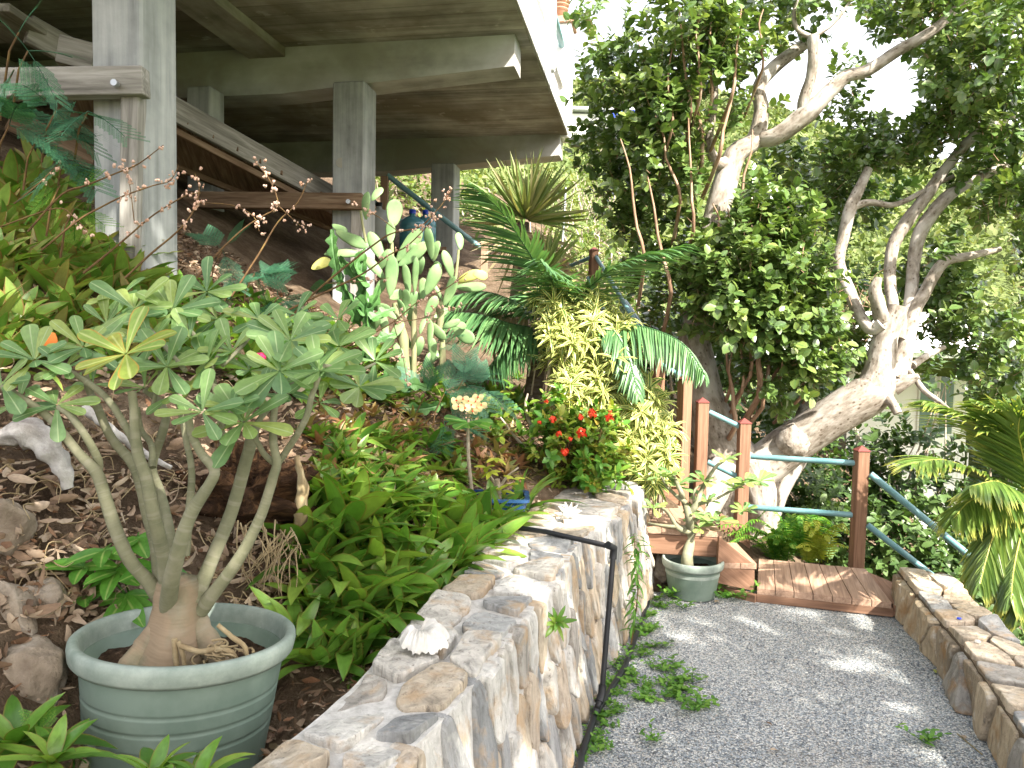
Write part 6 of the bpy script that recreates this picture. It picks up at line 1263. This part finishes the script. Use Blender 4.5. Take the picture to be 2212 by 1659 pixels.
for (lab, lst, L) in [('blue green feathery seedling in front of the left timber rail', [(60, 110, 3.0, (.8, 0, -.1), 5), (40, 70, 3.0, (.2, 0, .8), 2), (30, 150, 3.0, (.2, 0, -1), 2)], .22),
    ('feathery blue green branch hanging beside the nearest column', [(20, 270, 3.1, (.9, 0, .1), 6), (120, 240, 3.1, (.9, 0, .1), 6), (80, 300, 3.1, (.8, 0, -.2), 6), (0, 230, 3.1, (.6, 0, .3), 4), (150, 330, 3.15, (.6, 0, -.3), 4), (190, 240, 3.1, (.8, 0, -.3), 4)], .25),
    ('fine leaved teal ground plants on the soil behind the column', [(480, 540, 4.2, (.3, 0, .3), 5), (550, 590, 4.2, (.5, 0, -.1), 6), (600, 640, 4.2, (.4, 0, 0), 5), (500, 620, 4.1, (-.2, 0, .2), 4), (640, 700, 4.3, (.4, 0, .1), 4), (680, 640, 4.6, (.2, 0, .2), 3)], .26),
    ('feathery teal plant between the cactus and cream flowers', [(960, 850, 4.5, (.8, 0, .3), 9), (920, 850, 4.5, (-.4, 0, .3), 6), (1000, 820, 4.5, (.7, 0, .2), 7), (960, 910, 4.4, (.2, 0, -.3), 7), (1040, 840, 4.6, (.6, 0, .1), 5), (940, 740, 4.9, (.1, 0, .8), 3)], .28),
    ('bright green feathery seedling above the broad leaves at left', [(130, 400, 3.1, (.3, 0, .4), 5), (160, 450, 3.1, (.2, 0, -.5), 3)], .2),
    ('small feathery seedling at the lower left before the pot', [(90, 1610, 1.62, (.4, 0, .4), 3), (160, 1640, 1.6, (.2, 0, .3), 3)], .12)]:
    o = thing('feathery_seedling', P(lst[0][0], lst[0][1] + 40, lst[0][2]), lab, 'plant', 'feathery leaved seedlings')
    for (x, y, Yk, dr, n) in lst: MB().tube([P(x, y, Yk), P(x - 20, y + 40, Yk), P(x - 30, y + 110, Yk + .05)], [.003, .004, .005], 5, False).build('stem', MT['darktwig'], o)
    for (x, y, Yk, dr, n) in lst: feather(P(x, y, Yk), np.array(dr, float), max(1, int(n * .7)), o, MT['feather'] if 'bright' not in lab and 'lower left' not in lab else MT['fern'], L * .72)

# ------------------------------------------------------------------ arching canes with dry blossoms
CN = thing('blossom_cane_shrub', P(420, 720, 3.1), 'arching brown canes with tiny dry pink blossoms crossing in front of the columns', 'shrub')
canes = [[(560, 760, 5), (663, 648, 4.5), (741, 580, 4), (819, 520, 3.5), (853, 502, 3), (906, 490, 3), (943, 455, 2), (965, 427, 2), (975, 412, 1.5)], [(560, 700, 5), (663, 650, 4), (782, 592, 3.5), (838, 552, 3), (881, 530, 2.5), (930, 480, 2), (940, 460, 1.5)], [(640, 800, 3), (788, 729, 3), (850, 695, 2.5), (900, 654, 2), (960, 625, 2), (1010, 590, 1.5)], [(850, 695, 2), (900, 690, 1.5), (960, 672, 1), (1015, 655, 1)],
  [(60, 500, 4), (133, 420, 4), (187, 400, 3.5), (253, 373, 3), (300, 353, 2.5), (353, 313, 1.5)], [(90, 540, 4), (167, 477, 4), (213, 450, 3.5), (267, 423, 3), (333, 400, 2.5), (367, 390, 2), (386, 358, 1.5)], [(180, 590, 5), (233, 547, 4), (277, 510, 3.5), (333, 463, 3), (400, 423, 2.5), (433, 417, 2)], [(270, 600, 4), (327, 547, 4), (383, 500, 3.5), (417, 457, 3), (430, 410, 2), (421, 375, 1.5)],
  [(400, 630, 4), (467, 550, 4), (527, 493, 3), (567, 467, 3), (600, 443, 2.5), (583, 390, 2), (550, 347, 1.5)], [(500, 640, 4), (560, 547, 4), (600, 480, 3), (643, 437, 2.5), (667, 383, 1.5)], [(417, 437, 2), (500, 443, 2), (547, 467, 1.5), (560, 500, 1)], [(0, 490, 3), (120, 450, 2.5), (160, 470, 2), (190, 500, 2)], [(30, 440, 3), (80, 400, 2.5), (110, 370, 2), (128, 352, 1.5)], [(0, 620, 3), (60, 600, 2.5), (130, 650, 2), (190, 665, 1.5)],
  [(663, 650, 2.5), (700, 720, 2), (760, 760, 1.5), (800, 800, 1)], [(860, 500, 2), (820, 470, 1.5), (790, 455, 1.2), (770, 440, 1)], [(600, 443, 2), (640, 480, 1.5), (660, 495, 1)], [(700, 612, 2), (760, 610, 1.5), (840, 600, 1)], [(290, 480, 2), (280, 400, 1.5), (270, 360, 1)], [(850, 700, 2), (870, 770, 1.5), (880, 830, 1)]]
hus = MB()
for k, c in enumerate(canes):
    Yk = 3.0 + (.5 if c[0][0] > 450 else 0) + random.uniform(-.1, .15); mb = MB(); pts = np.array([P(a, b, Yk) for a, b, r in c]); mb.tube(pts, [px2m(r * .55, Yk) for a, b, r in c], 7, True, True, .1, 4); ft_ = mb.build('cane', MT['darktwig'], CN)
    sp_, _ = spline(pts, np.ones(len(pts)), 6); m_ = len(sp_); hb_ = MB()
    for q in range(int(m_ * .45), m_):
        for _ in range(random.choice([0, 0, 1, 1, 2])):
            cc = sp_[q] + RNG.standard_normal(3) * .012 + [0, -.006, 0]
            for _ in range(3): rs_ = random.uniform(.003, .0058); V, Fq = lump(np.zeros(3), (rs_, rs_, rs_ * 1.2), 4, .5, 2, random.random() * 30); hb_.add(V + cc + RNG.standard_normal(3) * .004, Fq, None, True)
    if hb_.n: hb_.build('dry_blossoms', MT['husk'], ft_)

# ------------------------------------------------------------------ pipe, shells, weeds and small things
pp = [G(1120, 1140, WT + .03), G(1180, 1149, WT + .03), G(1320, 1181, WT + .02)]
el_ = G(1326, 1184, WT + .01); bt = G(1300, 1500, .09); g1 = G(1285, 1545, .035); g2 = G(1255, 1640, .03); g3 = G(1235, 1760, .03); g0 = G(1350, 1440, .03)
BPP = thing('black_irrigation_pipe', bt, 'black plastic pipe crossing the wall top and running down its face', 'pipe')
MB().tube(pp + [el_], .0125, 12).build('top_run', MT['blackpipe'], BPP); MB().tube([el_, bt], .0125, 12).build('riser', MT['blackpipe'], BPP)
MB().tube([bt, (bt + g1) / 2 + [0, 0, .0], g1, g2, g3], .014, 10, sub=4).build('ground_run', MT['blackpipe'], BPP); MB().tube([g1, g0, G(1400, 1300, .03)], .014, 10).build('ground_run', MT['blackpipe'], BPP)
d1 = nrm(pp[2] - el_); d2 = nrm(bt - el_)
MB().tube([el_ + d1 * .05, el_, el_ + d2 * .05], .018, 12).build('elbow', MT['blackpipe'], BPP); MB().tube([bt - d2 * .04, bt, bt + nrm(g1 - bt) * .04], .018, 12).build('elbow', MT['blackpipe'], BPP)
c = G(925, 1398, WT + .03); V = []; n = 70; m_ = 16
for i in range(n):
    a = math.pi * (-.08 + 1.16 * i / (n - 1))
    for j in range(m_):
        t = j / (m_ - 1); rr = t * (.088 + .006 * math.sin(a * 11)) * (.75 + .25 * math.sin(a)); rid = (.0035 * math.sin(i * math.pi * 2 / 3.6) + .0015 * math.sin(i * 3.1 + j)) * min(1, t * 2); dome = .05 * math.sin(math.pi * min(1, (t * .86 + .06)))
        V.append((rr * math.cos(a) * 1.05, rr * math.sin(a) * .95 - .04, dome + rid))
rz = Matrix.Rotation(R(-125), 3, 'Z'); rx_ = Matrix.Rotation(R(-12), 3, 'X'); V = 1.15 * np.array(V) @ np.array(rz @ rx_).T
i = np.arange(n - 1)[:, None] * m_; j = np.arange(m_ - 1)[None]; mb = MB(); mb.add(V + c, np.stack([i + j, i + j + 1, i + m_ + j + 1, i + m_ + j], -1).reshape(-1, 4), V, True)
tag(mb.build('clam_shell', MT['shell'], loc=c), 'ridged white giant clam shell resting on the wall top by the plants', 'shell')
c = G(1228, 1112, WT + .03); mb = MB(); V, Fq = lump(np.zeros(3), (.045, .03, .028), 16, .3, 2, 3); mb.add(V + c, Fq, V, True)
for d in [(1, .1, .3), (.7, -.5, .5), (.2, -.3, 1), (-.3, -.2, 1), (-.8, -.2, .7), (-1, 0, .1), (.4, -.8, .1), (-.4, -.8, .2), (.8, .3, .8)]:
    d = nrm(np.array(d, float)); mb.tube([c + d * .015, c + d * .045, c + d * .075], [.016, .010, .002], 8)
tag(mb.build('conch_shell', MT['shell'], loc=c), 'spiky white conch shell on the far wall top beside the leaves', 'shell')
for (x, y, lab, mt_) in [(1768 + 600, 10, '', None)][:0]: pass
c = G(2072, 1336, RT + .02); mb = MB(); V, Fq = lump(np.zeros(3), (.012, .008, .006), 8, .2, 2, 1); mb.add(V + c, Fq); tag(mb.build('blue_glass_chip', MT['bluecap'], loc=c), 'tiny blue glass chip lying on the low right wall', 'glass chip')
c = G(2112, 1386, RT + .02); mb = MB(); V, Fq = lump(np.zeros(3), (.014, .010, .008), 8, .2, 2, 2); mb.add(V + c, Fq); tag(mb.build('white_pebble', MT['shell'], loc=c), 'small white pebble lying on the low right wall', 'pebble')
def weed(n, L, mat, name):
    mb = MB(); k = 5
    for q in range(k):
        a = q * 1.26 + random.random(); d = np.array([math.cos(a), math.sin(a), random.uniform(.3, 1.2)]); d /= np.linalg.norm(d); ln = random.uniform(.03, .09)
        mb.tube([(0, 0, 0), d * ln * .6, d * ln + [0, 0, -.005]], [.0015, .0012, .0008], 4, False); m_ = n
        t = np.linspace(.2, 1, m_); ph = np.arange(m_) * 2.4; dd = nrm(np.stack([np.cos(ph), np.sin(ph), RNG.uniform(0, .5, m_)], 1) + d * .5); leaves(mb, LT['oval'], d[None] * ln * t[:, None], dd, (0, 0, 1), L * RNG.uniform(.6, 1.2, m_), L * .5, .6)
    return mb.build(name, mat)
WD = [weed(6, .028, MT['weed'], 'small_weed') for _ in range(5)]
wp = []; tries = 0
poly = [(1330, 1400), (1372, 1290), (1440, 1310), (1420, 1380), (1460, 1440), (1545, 1520), (1480, 1530), (1400, 1510), (1330, 1570), (1270, 1659), (1195, 1659), (1290, 1500)]
while len(wp) < 58 and tries < 9000:
    tries += 1; x, y = random.uniform(1190, 1550), random.uniform(1290, 1659)
    if inside(poly, x, y) and all(math.hypot(x - a, y - b) > 12 for a, b in wp): wp.append((x, y))
wp.sort(key=lambda p: p[1]); rws = [sorted(wp[i:i + 8]) for i in range(0, len(wp), 8)]; i_ = 0
for j, r_ in enumerate(rws):
    for i, (x, y) in enumerate(r_):
        q = G(x, y, .01); fx = CW.at(0)[0]; 
        if q[0] < wallx(q[1]) + .13: q[0] = wallx(q[1]) + .13 + random.random() * .05
        rot = (random.gauss(0, .15), random.gauss(0, .15), random.uniform(0, 6.28)); sc = random.uniform(.7, 1.5)
        if i_ < 5: o = WD[i_]; o.location = Vector([float(v) for v in q]); o.rotation_euler = rot; o.scale = (sc,) * 3
        else: o = copy_tree(WD[i_ % 5], q, rot, sc)
        o.scale = (sc, sc, sc * random.uniform(.35, .8)); i_ += 1; tag(o, 'green weed in the gravel by the wall, %s from left in %s row down' % (ORD[i], ORD[j]), 'weed', 'green weeds along the foot of the wall')
for k, (x, y, sc, lab) in enumerate([(2000 // 1, 1605, 1.3, 'lone green weed on open gravel near the bottom right'), (1500, 1535, 1.4, 'larger green weed spreading onto the gravel centre left'), (1570, 1292, 1.8, 'low weed mat between the second pot and the deck'), (1610, 1296, 1.6, 'silvery weed at the front edge of the deck'), (1560, 1270, 1.5, 'green weed sprig in front of the step stringer'), (1445, 1290, 1.8, 'green weed tuft left of the second pot'), (1475, 1315, 1.2, 'thin weed growing up before the second pot'), (1410, 1600, .9, 'faint weed low on the gravel near the bottom')]):
    tag(copy_tree(WD[k % 5], G(x, y, .01), (0, 0, k), sc), lab, 'weed')
TW = thing('tall_weed', G(1358, 1400, .02), 'tall drooping leafy weed standing against the far face of the wall', 'weed')
mb = MB(); base = G(1362, 1400, .02); tp = base + np.array([-.0, -.0, .62]); mb.tube([base, (base + tp) / 2 + [.03, 0, 0], tp], [.004, .003, .002], 6, True, True, 0, 4); mb.build('stem', MT['darktwig'], TW)
mb = MB(); n = 70; t = np.linspace(.15, 1, n); ph = np.arange(n) * 2.4 + RNG.random(n); dd = nrm(np.stack([np.cos(ph), np.sin(ph), RNG.uniform(-.8, .5, n)], 1)); leaves(mb, LT['call'], base + (tp - base) * t[:, None] + [.015, 0, 0], dd, (0, 0, 1), RNG.uniform(.05, .11, n), .017, RNG.uniform(.5, 1.8, n)); mb.build('leaves', MT['sapling'], TW)
SW = copy_tree(PRs['l'][0], G(1172, 1345, WT - .1) * [1, 1, 0] + np.array([.05, 0, .60]), (.9, .4, 0), .45); tag(SW, 'single small rosette sprouting from a crack in the wall face', 'basket plant')
fl_ = [(2005, 1407, 'treeleaf', .05, 'dark green fallen leaf on the gravel near the low wall'), (2018, 1446, 'roseyel', .035, 'yellow fallen leaf below the dark green one'), (1998, 1605, 'weed', .04, 'bright green fallen leaf near the bottom right'), (1410, 1355, 'litter', .04, 'brown fallen leaf left on the gravel by the weeds'), (1545, 1300, 'litter', .06, 'dry brown leaf beside the second pot'), (1665, 1620, 'litter', .035, 'tan fallen leaf at the bottom centre of the gravel'), (2085, 1595, 'litter', .04, 'dry leaf near the straw at lower right'), (1655, 1560, 'litter', .03, 'small tan leaf on the gravel centre'), (930, 1392 + 40, 'litter', .0, '')]
for x, y, mt_, L, lab in fl_:
    if not L: continue
    c = G(x, y, .018); a = random.uniform(0, 6.28); mb = MB(); leaves(mb, LT['oval'], [c], [(math.cos(a), math.sin(a), .1)], (0, 0, 1), L, L * .5, 1.2); tag(mb.build('fallen_leaf', MT[mt_], loc=c), lab, 'leaf', 'fallen leaves on the gravel')
a, b = G(2068, 1585, .012), G(2122, 1630, .012); tag(MB().tube([a, b], .003, 5).build('straw_stalk', MT['dryblade'], loc=a), 'dry straw stalk lying on the gravel at lower right', 'stalk')
